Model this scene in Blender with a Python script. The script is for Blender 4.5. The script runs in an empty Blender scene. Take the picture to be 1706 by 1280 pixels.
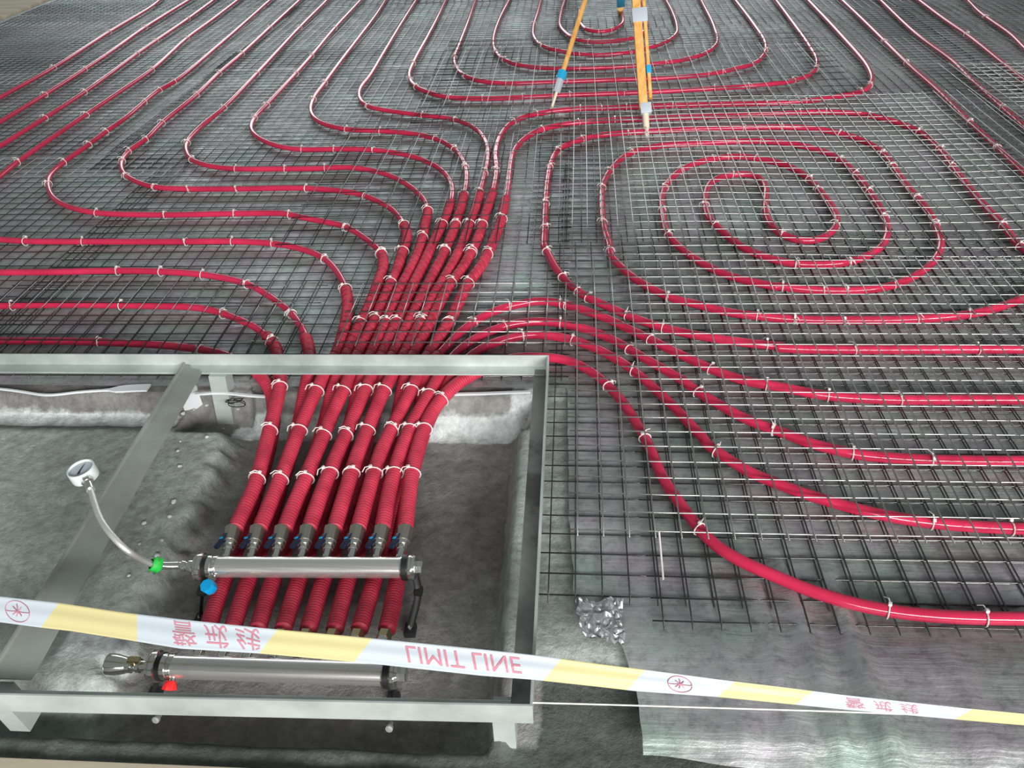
import bpy, bmesh, math, random
from mathutils import Vector, Matrix, noise
random.seed(7)
SC = bpy.context.scene
COL = SC.collection
PI = math.pi

# ------------------------------------------------------------------ camera
PITCH, YAW, ROLL, FPX, CAMH = .6382, .09323, -.05, 1340., 1.205
def _axes():
    R = Vector((math.cos(YAW), math.sin(YAW), 0)); F0 = Vector((-math.sin(YAW), math.cos(YAW), 0))
    F = F0*math.cos(PITCH) + Vector((0, 0, -math.sin(PITCH)))
    D = -F0*math.sin(PITCH) + Vector((0, 0, -math.cos(PITCH)))
    c, s = math.cos(ROLL), math.sin(ROLL)
    return c*R - s*D, s*R + c*D, F
RX, DN, FW = _axes()
cam_d = bpy.data.cameras.new('camera')
cam_d.sensor_width = 36; cam_d.lens = FPX/1706*36; cam_d.clip_start = .02; cam_d.clip_end = 60
cam = bpy.data.objects.new('camera', cam_d); COL.objects.link(cam)
m = Matrix.Identity(4)
for i in range(3):
    m[i][0] = RX[i]; m[i][1] = -DN[i]; m[i][2] = -FW[i]
m[2][3] = CAMH
cam.matrix_world = m
SC.camera = cam

# ------------------------------------------------------------------ light
w = bpy.data.worlds.new('hall_light'); SC.world = w; w.use_nodes = True
bgn = w.node_tree.nodes['Background']
bgn.inputs[0].default_value = (.80, .89, .88, 1); bgn.inputs[1].default_value = .25
def area(name, loc, target, sx, sy, power, col=(1, 1, 1)):
    l = bpy.data.lights.new(name, 'AREA'); l.shape = 'RECTANGLE'; l.size = sx; l.size_y = sy
    l.energy = power; l.color = col
    o = bpy.data.objects.new(name, l); COL.objects.link(o); o.location = loc
    o.rotation_euler = (Vector(target)-Vector(loc)).to_track_quat('-Z', 'Y').to_euler()
    return o
area('daylight_opening_behind', (3.0, -5.0, 2.75), (.6, 1.6, 0), 8.0, 1.7, 1300, (1, .985, .97))
area('daylight_opening_ahead', (-2.0, 14.0, 3.2), (-.5, 3.5, 0), 12, 2.4, 430, (.9, .97, 1))
SC.view_settings.view_transform = 'Standard'; SC.view_settings.look = 'None'
SC.view_settings.exposure = 0.0; SC.view_settings.gamma = 1.0; SC.view_settings.use_curve_mapping = False

# ------------------------------------------------------------------ helpers
def ray(x, y):
    return FW + RX*((x-853)/FPX) + DN*((y-640)/FPX)
def up(x, y, z=0.):
    d = ray(x, y); t = (z-CAMH)/d.z
    return Vector((d.x*t, d.y*t, z))
def pix(P):
    q = Vector(P)-Vector((0, 0, CAMH)); zc = q.dot(FW)
    return (853+FPX*q.dot(RX)/zc, 640+FPX*q.dot(DN)/zc)
CR = {'C1': (0, 0, 2.843), 'C2': (500, 0, 2.843), 'C3': (1100, 0, 2.815), 'C4': (0, 350, 3.412), 'C5': (450, 350, 3.412),
      'C6': (850, 400, 3.412), 'C7': (1250, 400, 3.741), 'C8': (0, 600, 3.412), 'D1': (350, 600, 2.843),
      'D2': (850, 700, 3.412), 'D3': (1250, 750, 3.741), 'D7': (1100, 950, 2.815), 'T': (860, 0, 5.333), 'P': (0, 0, 1)}
def cp(c, pts):
    ox, oy, k = CR[c]
    return [(ox+p[0]/k, oy+p[1]/k) for p in pts]

def tag(o, label=None, cat=None, group=None, kind=None):
    if label: o['label'] = label
    if cat: o['category'] = cat
    if group: o['group'] = group
    if kind: o['kind'] = kind
    return o
def mobj(name, verts, faces, mat, parent=None, smooth=True, mats=None, fm=None):
    me = bpy.data.meshes.new(name)
    me.from_pydata([tuple(v) for v in verts], [], faces)
    for mm in (mats or [mat]): me.materials.append(mm)
    if smooth: me.polygons.foreach_set('use_smooth', [True]*len(me.polygons))
    if fm: me.polygons.foreach_set('material_index', fm)
    me.update()
    o = bpy.data.objects.new(name, me); COL.objects.link(o)
    if parent: o.parent = parent
    return o
def empty(name, loc=(0, 0, 0), rz=0):
    o = bpy.data.objects.new(name, None); COL.objects.link(o); o.location = loc; o.rotation_euler = (0, 0, rz)
    o.empty_display_size = .05
    return o
class MB:
    """collects shapes into one mesh"""
    def __init__(s): s.v = []; s.f = []; s.m = []
    def add(s, v, f, mi=0):
        n = len(s.v); s.v += [Vector(q) for q in v]; s.f += [tuple(i+n for i in q) for q in f]; s.m += [mi]*len(f); return s
    def box(s, a, b, mi=0, M=None, bev=0):
        bm = bmesh.new(); bmesh.ops.create_cube(bm, size=1)
        a = Vector(a); b = Vector(b); c = (a+b)/2; d = b-a
        for v in bm.verts: v.co = Vector((v.co.x*d.x, v.co.y*d.y, v.co.z*d.z))+c
        if bev: bmesh.ops.bevel(bm, geom=list(bm.edges), offset=bev, segments=2, affect='EDGES', profile=.6)
        if M is not None: bmesh.ops.transform(bm, matrix=M, verts=bm.verts)
        bm.verts.index_update()
        s.add([v.co.copy() for v in bm.verts], [[v.index for v in f.verts] for f in bm.faces], mi); bm.free(); return s
    def tube(s, pts, r, n=8, mi=0, closed=False, cap=True, sq=(1, 1)):
        v, f = tube(pts, r, n, closed, cap, sq); s.add(v, f, mi); return s
    def lathe(s, prof, M, n=20, mi=0):
        """prof: (radius, height) pairs along local z"""
        v = []; f = []
        for r, h in prof:
            for k in range(n):
                a = 2*PI*k/n; v.append(M @ Vector((r*math.cos(a), r*math.sin(a), h)))
        for i in range(len(prof)-1):
            for k in range(n):
                f.append((i*n+k, i*n+(k+1) % n, (i+1)*n+(k+1) % n, (i+1)*n+k))
        f.append(tuple(range(n-1, -1, -1))); f.append(tuple((len(prof)-1)*n+k for k in range(n)))
        s.add(v, f, mi); return s
    def build(s, name, mat, parent=None, smooth=True, mats=None):
        o = mobj(name, s.v, s.f, mat, parent, smooth, mats, s.m if mats else None)
        if smooth: sharp(o)
        return o
def sharp(o, ang=.7):
    me = o.data
    bm = bmesh.new(); bm.from_mesh(me)
    for e in bm.edges:
        e.smooth = len(e.link_faces) != 2 or e.calc_face_angle(0) < ang
    bm.to_mesh(me); bm.free()
def tube(pts, r, n=8, closed=False, cap=True, sq=(1, 1)):
    P = [Vector(p) for p in pts]; N = len(P); v = []; f = []
    T = []
    for i in range(N):
        if closed: t = P[(i+1) % N]-P[i-1]
        else: t = P[min(i+1, N-1)]-P[max(i-1, 0)]
        T.append(t.normalized() if t.length > 1e-9 else Vector((0, 0, 1)))
    u = Vector((0, 0, 1)) if abs(T[0].z) < .9 else Vector((1, 0, 0))
    for i in range(N):
        u = (u-T[i]*u.dot(T[i])).normalized(); b = T[i].cross(u)
        for k in range(n):
            a = 2*PI*k/n
            rr = r(i, a) if callable(r) else r
            v.append(P[i]+(u*math.cos(a)*sq[0]+b*math.sin(a)*sq[1])*rr)
    for i in range(N if closed else N-1):
        j = (i+1) % N
        for k in range(n):
            f.append((i*n+k, i*n+(k+1) % n, j*n+(k+1) % n, j*n+k))
    if cap and not closed:
        f.append(tuple(range(n-1, -1, -1))); f.append(tuple((N-1)*n+k for k in range(n)))
    return v, f
def spline(pts, step=.02, alpha=.5):
    """centripetal Catmull-Rom through pts, resampled at equal steps"""
    P = [Vector(p) for p in pts]
    P = [P[0]*2-P[1]]+P+[P[-1]*2-P[-2]]
    out = []
    for i in range(1, len(P)-2):
        p0, p1, p2, p3 = P[i-1:i+3]
        t0 = 0; t1 = t0+max((p1-p0).length, 1e-6)**alpha; t2 = t1+max((p2-p1).length, 1e-6)**alpha; t3 = t2+max((p3-p2).length, 1e-6)**alpha
        n = max(2, int((p2-p1).length/step*2))
        for k in range(n):
            t = t1+(t2-t1)*k/n
            a1 = p0*((t1-t)/(t1-t0))+p1*((t-t0)/(t1-t0)); a2 = p1*((t2-t)/(t2-t1))+p2*((t-t1)/(t2-t1)); a3 = p2*((t3-t)/(t3-t2))+p3*((t-t2)/(t3-t2))
            b1 = a1*((t2-t)/(t2-t0))+a2*((t-t0)/(t2-t0)); b2 = a2*((t3-t)/(t3-t1))+a3*((t-t1)/(t3-t1))
            out.append(b1*((t2-t)/(t2-t1))+b2*((t-t1)/(t2-t1)))
    out.append(P[-2])
    return resample(out, step)
def resample(Q, step):
    L = [0]
    for a, b in zip(Q, Q[1:]): L.append(L[-1]+(b-a).length)
    n = max(2, int(round(L[-1]/step))); res = []; j = 0
    for k in range(n+1):
        d = L[-1]*k/n
        while j < len(L)-2 and L[j+1] < d: j += 1
        t = (d-L[j])/max(1e-9, L[j+1]-L[j]); res.append(Q[j].lerp(Q[j+1], min(1, max(0, t))))
    return res
def smooth_line(P, it=3):
    for _ in range(it):
        P = [P[0]]+[(P[i-1]+P[i]*2+P[i+1])/4 for i in range(1, len(P)-1)]+[P[-1]]
    return P
def lerp_tab(tab, x):
    if x <= tab[0][0]: return tab[0][1]
    for (a, p), (b, q) in zip(tab, tab[1:]):
        if x <= b: return p+(q-p)*(x-a)/(b-a)
    return tab[-1][1]
def sm(a, b, x):
    t = min(1, max(0, (x-a)/(b-a))); return t*t*(3-2*t)
def nz(x, y, z=0): return noise.noise(Vector((x, y, z)))

# ------------------------------------------------------------------ materials
def mat(name, col, rough=.5, metal=0, spec=.5, **k):
    M = bpy.data.materials.new(name); M.use_nodes = True
    b = M.node_tree.nodes['Principled BSDF']
    b.inputs['Base Color'].default_value = (*col, 1); b.inputs['Roughness'].default_value = rough
    b.inputs['Metallic'].default_value = metal; b.inputs['Specular IOR Level'].default_value = spec
    for kk, vv in k.items(): b.inputs[kk].default_value = vv
    return M
class NT:
    def __init__(s, M): s.t = M.node_tree; s.n = s.t.nodes; s.l = s.t.links; s.b = s.n['Principled BSDF']
    def co(s, scale=(1, 1, 1)):
        g = s.n.new('ShaderNodeTexCoord'); mp = s.n.new('ShaderNodeMapping'); mp.inputs['Scale'].default_value = scale
        s.l.new(g.outputs['Object'], mp.inputs[0]); return mp.outputs[0]
    def noise(s, scale, detail=4, rough=.55, co=None):
        q = s.n.new('ShaderNodeTexNoise'); q.inputs['Scale'].default_value = scale; q.inputs['Detail'].default_value = detail
        q.inputs['Roughness'].default_value = rough
        s.l.new(co or s.co(), q.inputs['Vector']); return q.outputs['Fac']
    def ramp(s, fac, stops):
        r = s.n.new('ShaderNodeValToRGB'); e = r.color_ramp.elements
        while len(e) < len(stops): e.new(.5)
        for el, (p, c) in zip(e, stops): el.position = p; el.color = (*c, 1) if len(c) == 3 else c
        s.l.new(fac, r.inputs[0]); return r.outputs[0]
    def mix(s, a, b, fac, mode='MIX'):
        q = s.n.new('ShaderNodeMix'); q.data_type = 'RGBA'; q.blend_type = mode
        for i, x in ((6, a), (7, b), (0, fac)):
            if isinstance(x, (int, float)): q.inputs[i].default_value = x
            elif isinstance(x, tuple): q.inputs[i].default_value = (*x, 1)
            else: s.l.new(x, q.inputs[i])
        return q.outputs[2]
    def math(s, op, a, b=0.):
        q = s.n.new('ShaderNodeMath'); q.operation = op
        for i, x in ((0, a), (1, b)):
            if isinstance(x, (int, float)): q.inputs[i].default_value = x
            else: s.l.new(x, q.inputs[i])
        return q.outputs[0]
    def bump(s, h, strength=.4, dist=.005):
        q = s.n.new('ShaderNodeBump'); q.inputs['Strength'].default_value = strength; q.inputs['Distance'].default_value = dist
        s.l.new(h, q.inputs['Height']); s.l.new(q.outputs[0], s.b.inputs['Normal'])
    def base(s, c): s.l.new(c, s.b.inputs['Base Color'])
    def rough(s, c): s.l.new(c, s.b.inputs['Roughness'])

M_conc = mat('rough_concrete', (.3, .3, .29), .88, spec=.25); t = NT(M_conc)
att = t.n.new('ShaderNodeVertexColor'); att.layer_name = 'state'
sp = t.n.new('ShaderNodeSeparateColor'); t.l.new(att.outputs[0], sp.inputs[0])
edge = t.math('MULTIPLY', t.math('SUBTRACT', t.noise(16, 6, .7), .5), 1.3)
def state(ch):
    r = t.n.new('ShaderNodeMapRange'); r.inputs[1].default_value = .34; r.inputs[2].default_value = .66
    t.l.new(t.math('ADD', sp.outputs[ch], edge), r.inputs[0]); return r.outputs[0]
base = t.ramp(t.noise(2.6, 5, .6), [(.28, (.17, .16, .155)), (.5, (.27, .265, .25)), (.72, (.40, .41, .39))])
dry = t.ramp(t.noise(3.1, 5, .6), [(.28, (.25, .265, .245)), (.5, (.38, .42, .39)), (.72, (.52, .57, .54))])
dust = t.ramp(t.noise(9, 6, .65), [(.3, (.50, .54, .535)), (.65, (.80, .85, .85))])
wet = t.ramp(t.noise(3.2, 5), [(.3, (.07, .078, .07)), (.7, (.15, .17, .155))])
c = t.mix(base, dry, state(1)); c = t.mix(c, dust, state(0)); c = t.mix(c, wet, state(2))
c2 = t.ramp(t.noise(44, 6, .72), [(.3, (.52, .52, .52)), (.56, (1, 1, 1)), (.75, (1.25, 1.25, 1.25))])
t.base(t.mix(c, c2, .8, 'MULTIPLY')); t.bump(t.math('ADD', t.noise(75, 6, .75), t.noise(15, 4)), .8, .008)
M_dry = mat('dry_mortar', (.45, .47, .45), .92, spec=.2)
M_foil = mat('aluminium_film', (.4, .42, .42), .42, .55); t = NT(M_foil)
a = t.ramp(t.noise(1.7, 6, .62), [(.3, (.24, .245, .245)), (.5, (.36, .37, .37)), (.72, (.54, .57, .56))])
hue = t.ramp(t.noise(5.5, 3), [(.36, (.88, 1.04, .97)), (.5, (1, 1, 1)), (.64, (1.07, .96, 1.04))])
smud = t.ramp(t.noise(34, 6, .75), [(.33, (.55, .55, .55)), (.5, (1, 1, 1)), (.7, (1.15, 1.15, 1.15))])
t.base(t.mix(t.mix(a, hue, 1., 'MULTIPLY'), smud, .8, 'MULTIPLY'))
t.rough(t.ramp(t.noise(12, 5, .6), [(.3, (.40, .40, .40)), (.7, (.64, .64, .64))]))
st = t.noise(9, 4, .6, t.co((.35, 6, 1)))
t.bump(t.math('ADD', t.math('MULTIPLY', st, 1.2), t.math('MULTIPLY', t.noise(70, 5, .7), .5)), .45, .006)
M_crumple = mat('crumpled_film', (.52, .52, .54), .42, .7)
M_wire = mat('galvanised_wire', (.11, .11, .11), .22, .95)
M_wirelit = mat('galvanised_wire_glint', (.42, .42, .41), .30, .97)  # same wire as M_wire, base colour raised to carry the daylight glint
M_pipe = mat('red_pipe_plastic', (.50, .012, .045), .13, 0, .5); t = NT(M_pipe)
t.base(t.ramp(t.noise(7, 3), [(.3, (.40, .015, .052)), (.7, (.56, .026, .080))]))
M_sleeve = mat('red_corrugated_plastic', (.50, .02, .045), .5, 0, .4); t = NT(M_sleeve)
t.base(t.ramp(t.noise(22, 4), [(.3, (.34, .018, .042)), (.7, (.54, .038, .075))]))
M_tie = mat('white_nylon', (.66, .60, .58), .45)
M_galv = mat('galvanised_steel', (.62, .68, .65), .42, .35); t = NT(M_galv)
t.base(t.mix(t.ramp(t.noise(6, 5, .6, t.co((1, 1, 1))), [(.3, (.30, .35, .325)), (.6, (.50, .55, .525)), (.8, (.64, .69, .68))]), (.5, .5, .5), 0.))
t.bump(t.noise(120, 3), .12, .002)
M_rail = mat('dull_dusty_steel', (.22, .23, .22), .55, .2); t = NT(M_rail)
t.base(t.ramp(t.noise(7, 4, .6), [(.38, (.075, .072, .07)), (.47, (.17, .175, .165)), (.7, (.26, .28, .26))]))
M_cross = mat('grey_green_steel', (.27, .30, .27), .5, .2); t = NT(M_cross)
t.base(t.ramp(t.noise(5, 4, .6), [(.3, (.19, .19, .175)), (.65, (.31, .345, .31))]))
M_tube = mat('brushed_stainless', (.78, .75, .73), .26, .82); t = NT(M_tube)
t.rough(t.ramp(t.noise(40, 3, .5, t.co((.1, 8, 8))), [(.3, (.22, .22, .22)), (.7, (.36, .36, .36))]))
M_chrome = mat('nickel_plate', (.72, .71, .67), .14, .95)
M_nick = mat('dull_nickel_brass', (.42, .39, .33), .3, .9)
M_brass = mat('brass', (.55, .45, .26), .28, .95)
M_black = mat('black_rubber', (.012, .013, .014), .5)
M_blue = mat('blue_plastic', (.0, .33, .68), .4)
M_dblue = mat('dark_blue_lever', (.006, .012, .035), .35)
M_red = mat('red_knob_plastic', (.75, .02, .02), .4)
M_green = mat('green_film', (.02, .62, .07), .45)
M_white = mat('white_enamel', (.58, .64, .63), .35)
M_dial = mat('dial_face', (.42, .47, .51), .3)
M_needle = mat('needle', (.01, .015, .03), .4)
M_hose = mat('braided_hose', (.62, .62, .58), .35, .6); t = NT(M_hose)
t.bump(t.noise(500, 2), .6, .001)
M_wood = mat('varnished_tripod_wood', (.80, .42, .12), .35); t = NT(M_wood)
t.base(t.ramp(t.noise(6, 4, .5, t.co((8, 8, .8))), [(.3, (.66, .31, .07)), (.7, (.86, .50, .17))]))
M_pale = mat('pale_metal_fitting', (.62, .68, .74), .4, .3)
M_palewood = mat('worn_pale_wood', (.72, .62, .48), .5)
M_blueclamp = mat('light_blue_clamp', (.02, .38, .66), .4)
M_tan = mat('tan_board', (.50, .42, .30), .7); t = NT(M_tan)
t.base(t.ramp(t.noise(3, 5, .6, t.co((1, 6, 1))), [(.3, (.34, .29, .21)), (.7, (.50, .44, .33))]))
M_cord = mat('cream_cord', (.80, .80, .68), .6)
M_print = mat('faded_red_print', (.46, .17, .22), .6)
M_strip = mat('white_foam_strip', (.60, .63, .64), .6)
M_tape = mat('barrier_film', (.8, .84, .88), .4, 0, .4); t = NT(M_tape)
uv = t.n.new('ShaderNodeUVMap'); sep = t.n.new('ShaderNodeSeparateXYZ'); t.l.new(uv.outputs[0], sep.inputs[0])
uu = sep.outputs[0]                       # u is length along the tape in tape pixels / 1000
sl = t.math('SUBTRACT', uu, t.math('MULTIPLY', sep.outputs[1], .030))
tot = None
for a0, a1 in ((.068, .228), (.432, .590), (.905, 1.045), (1.195, 1.325), (1.59, 1.80)):
    g = t.math('MULTIPLY', t.math('GREATER_THAN', sl, a0), t.math('LESS_THAN', uu if a0 < .1 else sl, a1))
    tot = g if tot is None else t.math('ADD', tot, g)
t.base(t.mix((.44, .49, .53), (.53, .48, .24), tot))
t.b.inputs['Subsurface Weight'].default_value = 0

# ------------------------------------------------------------------ setting: floor with the recessed pit
def floor_h(x, y):
    n1 = nz(x*9, y*9)*.005+nz(x*31, y*31, 3)*.0022
    rough = nz(x*70, y*70, 5)*.0016
    deep = -.100+n1+rough*.5
    h = deep
    # raised slab on the left, crumbled edge
    e = -.842+.018*nz(2.5, y*7)+.012*nz(1, y*26)
    slab = -.040+n1*.8+rough*1.5
    k = 1-sm(e-.022, e+.03, x+.012*nz(x*40, y*40, 9))
    if y > 1.46: k *= 1-sm(1.46, 1.52, y)*(1 if x > -.98 else .35)
    if y < .80: k *= sm(.70, .80, y)
    h = h+(slab-h)*k
    # berm of mortar along the right side
    b = sm(-.146+.01*nz(7, y*14), -.118, x)
    top = -.004+.006*nz(x*20, y*9, 4)
    if y > 1.44: top = top-.055*sm(1.44, 1.50, y)*(1-sm(-.10, -.06, x))
    h = h+(top-h)*b
    if x > -.112: 
        kk = sm(-.112, -.09, x); h = h+((-.010+n1*.6+rough*2)-h)*kk
    # back wall with a fillet at its foot
    wv = 1.572+.006*nz(x*4, 8)+.045*sm(-1.03, -1.0, x)*(1-sm(-.83, -.80, x))
    if y > wv-.050: h = max(h, -.100+.045*sm(wv-.052, wv-.016, y)+n1*.3)
    if y > wv-.016: h = max(h, -.055+.05*sm(wv-.016, wv, y))
    # front ledge
    fr = 1-sm(.672, .70, y)
    if x > -.1: fr = 1-sm(.80, .86, y+.03*nz(x*6, 2)); 
    h = h+((-.040+n1+rough)-h)*fr
    return h
X0, X1, Y0, Y1, ST = -2.7, 1.6, .30, 1.68, .0095
nx, ny = int((X1-X0)/ST), int((Y1-Y0)/ST)
V = []; F = []
for j in range(ny+1):
    for i in range(nx+1):
        x = X0+(X1-X0)*i/nx; y = Y0+(Y1-Y0)*j/ny
        V.append((x, y, floor_h(x, y)))
for j in range(ny):
    for i in range(nx):
        a = j*(nx+1)+i; F.append((a, a+1, a+nx+2, a+nx+1))
b = len(V)
V += [(-9, Y1, -.005), (9, Y1, -.005), (9, 12, -.005), (-9, 12, -.005), (X1, Y0, -.04), (9, Y0, -.04), (-9, Y0, -.04), (X0, Y0, -.04), (X0, Y1, -.02), (X1, Y1, -.01),
      (-9, -3, -.04), (9, -3, -.04)]
F += [(b, b+1, b+2, b+3), (b+4, b+5, b+1, b+9), (b+6, b+7, b+8, b), (b+10, b+11, b+5, b+6)]
fl = mobj('floor', V, F, M_conc); fl['kind'] = 'structure'
ca = fl.data.color_attributes.new('state', 'FLOAT_COLOR', 'POINT')
def band(a, b, c, d, x): return sm(a, b, x)*(1-sm(c, d, x))
for k_, v in enumerate(V):
    x, y = v[0], v[1]
    wet_ = max(1-sm(.66, .72, y), sm(-.07, -.03, x)*(1-sm(.80, .87, y)) if x < 1.7 else 0)
    dst = band(1.495, 1.515, 1.548, 1.565, y)*max(1-sm(-1.02, -.985, x), sm(-.885, -.845, x)*(1-sm(-.16, -.13, x)))
    dst = max(dst, .9*band(1.50, 1.53, 1.60, 1.62, y)*band(-.165, -.14, -.085, -.07, x), .8*band(.80, .84, .88, .93, y)*band(-.96, -.93, -.84, -.80, x))
    dr_ = max(sm(-.155, -.13, x)*sm(.78, .86, y), (1-sm(-.86, -.80, x))*(1-sm(1.46, 1.52, y)))
    ca.data[k_].color = (dst, dr_, wet_, 1) if k_ < b else (0, 1, 1 if k_ in (b+4, b+5, b+6, b+7, b+10, b+11) else 0, 1)
# pale trim board along the near edge of the ledge
tb = MB().box((-2.6, .56, -.055), (1.5, .632, -.030), bev=.002).build('trim_1', M_tan); tb['kind'] = 'structure'

# ------------------------------------------------------------------ insulation film over the floor
XL = [(.60, .118), (.773, .108), (.86, .088), (.905, .050), (.95, .006), (1.2, -.006), (1.594, -.012), (1.62, -.02)]
V = []; F = []
rows = 74; cols = 110
def fz(x, y):
    z = .0012+.0018*nz(x*6, y*6, 1)+.0008*nz(x*25, y*25)
    if y < 1.15:
        f = 1-sm(.93, 1.12, y)
        for fx, amp in ((.245, .005), (.330, .009), (.395, .013), (.470, .018), (.62, .006), (.80, .008), (.99, .008)):
            d = x-fx-(1.1-y)*.05
            z += f*amp*math.exp(-(d/.018)**2)
        z += f*.0016*math.sin(y*190+4*nz(x*7, y*3))*max(0, nz(x*4, y*4, 7)+.35)
        z += -.018*(1-sm(.655, .70, y))
    return z
for j in range(rows+1):
    y0 = .655+(1.62-.655)*j/rows
    for i in range(cols+1):
        xl = lerp_tab(XL, y0)+.006*nz(y0*22, 3); x = xl+(1.75-xl)*(i/cols)
        y = y0+(.014*nz(x*5, 1)+.008*math.sin(x*9))*(1-sm(.655, .78, y0))
        V.append((x, y, fz(x, y)))
for j in range(rows):
    for i in range(cols):
        a = j*(cols+1)+i; F.append((a, a+1, a+cols+2, a+cols+1))
foil = mobj('insulation_film', V, F, M_foil)
tag(foil, 'near sheet of grey aluminium film with ragged front edge under the barrier tape', 'insulation film')
V = []; F = []
for j in range(61):
    y = 1.600+(9.0-1.600)*(j/60)**1.5
    for i in range(101):
        x = (-4.12 if y > 2 else -4.12)+8.9*i/100
        V.append((x, y, .0015+.002*nz(x*4, y*4)))
for j in range(60):
    for i in range(100):
        a = j*101+i; F.append((a, a+1, a+102, a+101))
foil2 = mobj('insulation_film', V, F, M_foil)
tag(foil2, 'wide far sheet of grey aluminium film under all the looping pipes behind the steel frame', 'insulation film')
# tan board at the far left edge
tb2 = MB().box((-5.6, 4.6, -.004), (-4.13, 9.0, .02), bev=.003).build('plywood_board', M_tan)
tag(tb2, 'tan board lying at the far top left corner beyond the film', 'board')
# crumpled film offcut
bm = bmesh.new(); bmesh.ops.create_grid(bm, x_segments=26, y_segments=24, size=1)
c0 = up(962, 1002); c1_ = up(1040, 1010); c2_ = up(1032, 1078); c3_ = up(972, 1066)
for v in bm.verts:
    s_, t_ = (v.co.x+1)/2, (v.co.y+1)/2
    p = (c0.lerp(c1_, s_)).lerp(c3_.lerp(c2_, s_), t_)
    q = Vector((p.x+.012*nz(p.x*40, p.y*40, 2), p.y+.014*nz(p.x*35, p.y*35, 6)+.014*abs(nz(s_*6, 3))*t_, 0))
    ridg = abs(nz(q.x*38, q.y*38, 3))+.5*abs(nz(q.x*90, q.y*90, 5))
    q.z = .004+.020*ridg+.010*t_*max(0, nz(s_*7, t_*3, 1)+.2)
    v.co = q
me = bpy.data.meshes.new('film_offcut'); bm.to_mesh(me); bm.free(); me.materials.append(M_crumple)
fo = bpy.data.objects.new('film_offcut', me); COL.objects.link(fo)
tag(fo, 'crumpled shiny scrap of aluminium film at the corner of the wire mesh', 'film scrap')

# ------------------------------------------------------------------ welded wire mesh sheets
def mesh_sheet(x0, x1, y0, y1, z, pitch, r, M, label, rot=0., ox=0., oy=0., drape=0., seg=.22, group=None, rows_only=False, tail=.02, py=None):
    mb = MB(); cx, cy = (x0+x1)/2, (y0+y1)/2; py = py or pitch
    def T(x, y, dz):
        rx, ry = x-cx, y-cy
        X = cx+rx*math.cos(rot)-ry*math.sin(rot)+ox; Y = cy+rx*math.sin(rot)+ry*math.cos(rot)+oy
        zz = z+dz+.0016*nz(X*3, Y*3, 2)
        if drape: zz += drape*(nz(X*1.3, Y*1.3, 5))
        X += .0022*nz(X*2.2, Y*2.2, 8); Y += .0035*nz(X*1.2, Y*1.9, 11)
        return (X, Y, max(zz, .0028))
    ncol = int(round((x1-x0)/pitch)); nrow = int(round((y1-y0)/py))
    for j in range(nrow+1):
        y = y0+j*py; n = max(2, int((x1-x0)/seg))
        jt = random.uniform(-.006, .006)
        mb.tube([T(x0-tail+jt+(x1-x0+2*tail)*k/n, y, 0) for k in range(n+1)], r, 6)
    for i in range(ncol+1):
        x = x0+i*pitch; n = max(2, int((y1-y0)/seg))
        mb.tube([T(x, y0-tail+(y1-y0+2*tail)*k/n, 2*r) for k in range(n+1)], r, 6)
    o = mobj('wire_mesh_sheet', mb.v, mb.f, M); tag(o, label, 'wire mesh', group)
    return o
R_ = .0015
low = [
 (.0-.042, 1.558, .961, 2.361, 'dark lower mesh sheet whose front left corner meets the steel frame and crumpled scrap', 0, 0, 0),
 (.155, 1.655, .911, 2.411, 'dark lower mesh sheet at bottom right, wire ends reaching over the bare film', .004, .006, 0),
 (-.03, 1.97, 2.40, 3.80, 'lower mesh sheet under the small tight spiral and the tripod feet', -.003, .01, .0),
 (1.62, 3.12, 1.2, 3.7, 'lower mesh sheet along the right edge under the outer pipe of the spiral', .003, 0, 0),
 (-1.68, -.03, 1.64, 3.04, 'dark lower mesh sheet just behind the steel frame under the red pipe bundle', .004, .0, .0),
 (-3.2, -1.6, 1.7, 3.2, 'dark lower mesh sheet at the left edge beside the frame under four straight pipes', -.004, 0, 0),
 (-2.0, -.1, 3.09, 4.49, 'lower mesh sheet behind the bundle where the left pipes bend back', .002, .012, .0),
 (-3.9, -1.95, 3.26, 4.51, 'lower mesh sheet at mid left under the slanting straight pipes', -.002, 0, .01),
 (-.1, 2.0, 3.85, 5.20, 'lower mesh sheet behind the tripod feet under the far spiral', .002, .01, 0),
 (2.03, 4.03, 3.76, 5.26, 'lower mesh sheet at far right under the slanting dark pipes', -.003, 0, 0),
 (-2.0, .0, 4.55, 6.10, 'lower mesh sheet at top centre left of the tripod', -.003, .01, 0),
 (-4.05, -1.95, 4.57, 6.07, 'lower mesh sheet at top left next to the tan board', .002, 0, 0),
 (-.1, 2.0, 5.25, 7.05, 'lower mesh sheet at the top centre behind the tripod', -.002, 0, 0),
 (2.03, 4.23, 5.31, 7.01, 'lower mesh sheet in the far top right corner', .002, 0, 0),
 (-4.05, -.1, 6.13, 7.63, 'farthest lower mesh sheet at the top left edge of the floor', .001, 0, 0)]
for (a, b_, c, d, lab, rot, ox, oy) in low:
    far = (c > 3.5)
    mesh_sheet(a, b_, c, d, .0045 if c != .911 else .0080, .05, R_ if not far else .0015, M_wire, lab, rot, ox, oy, seg=.35 if far else .22)
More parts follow.
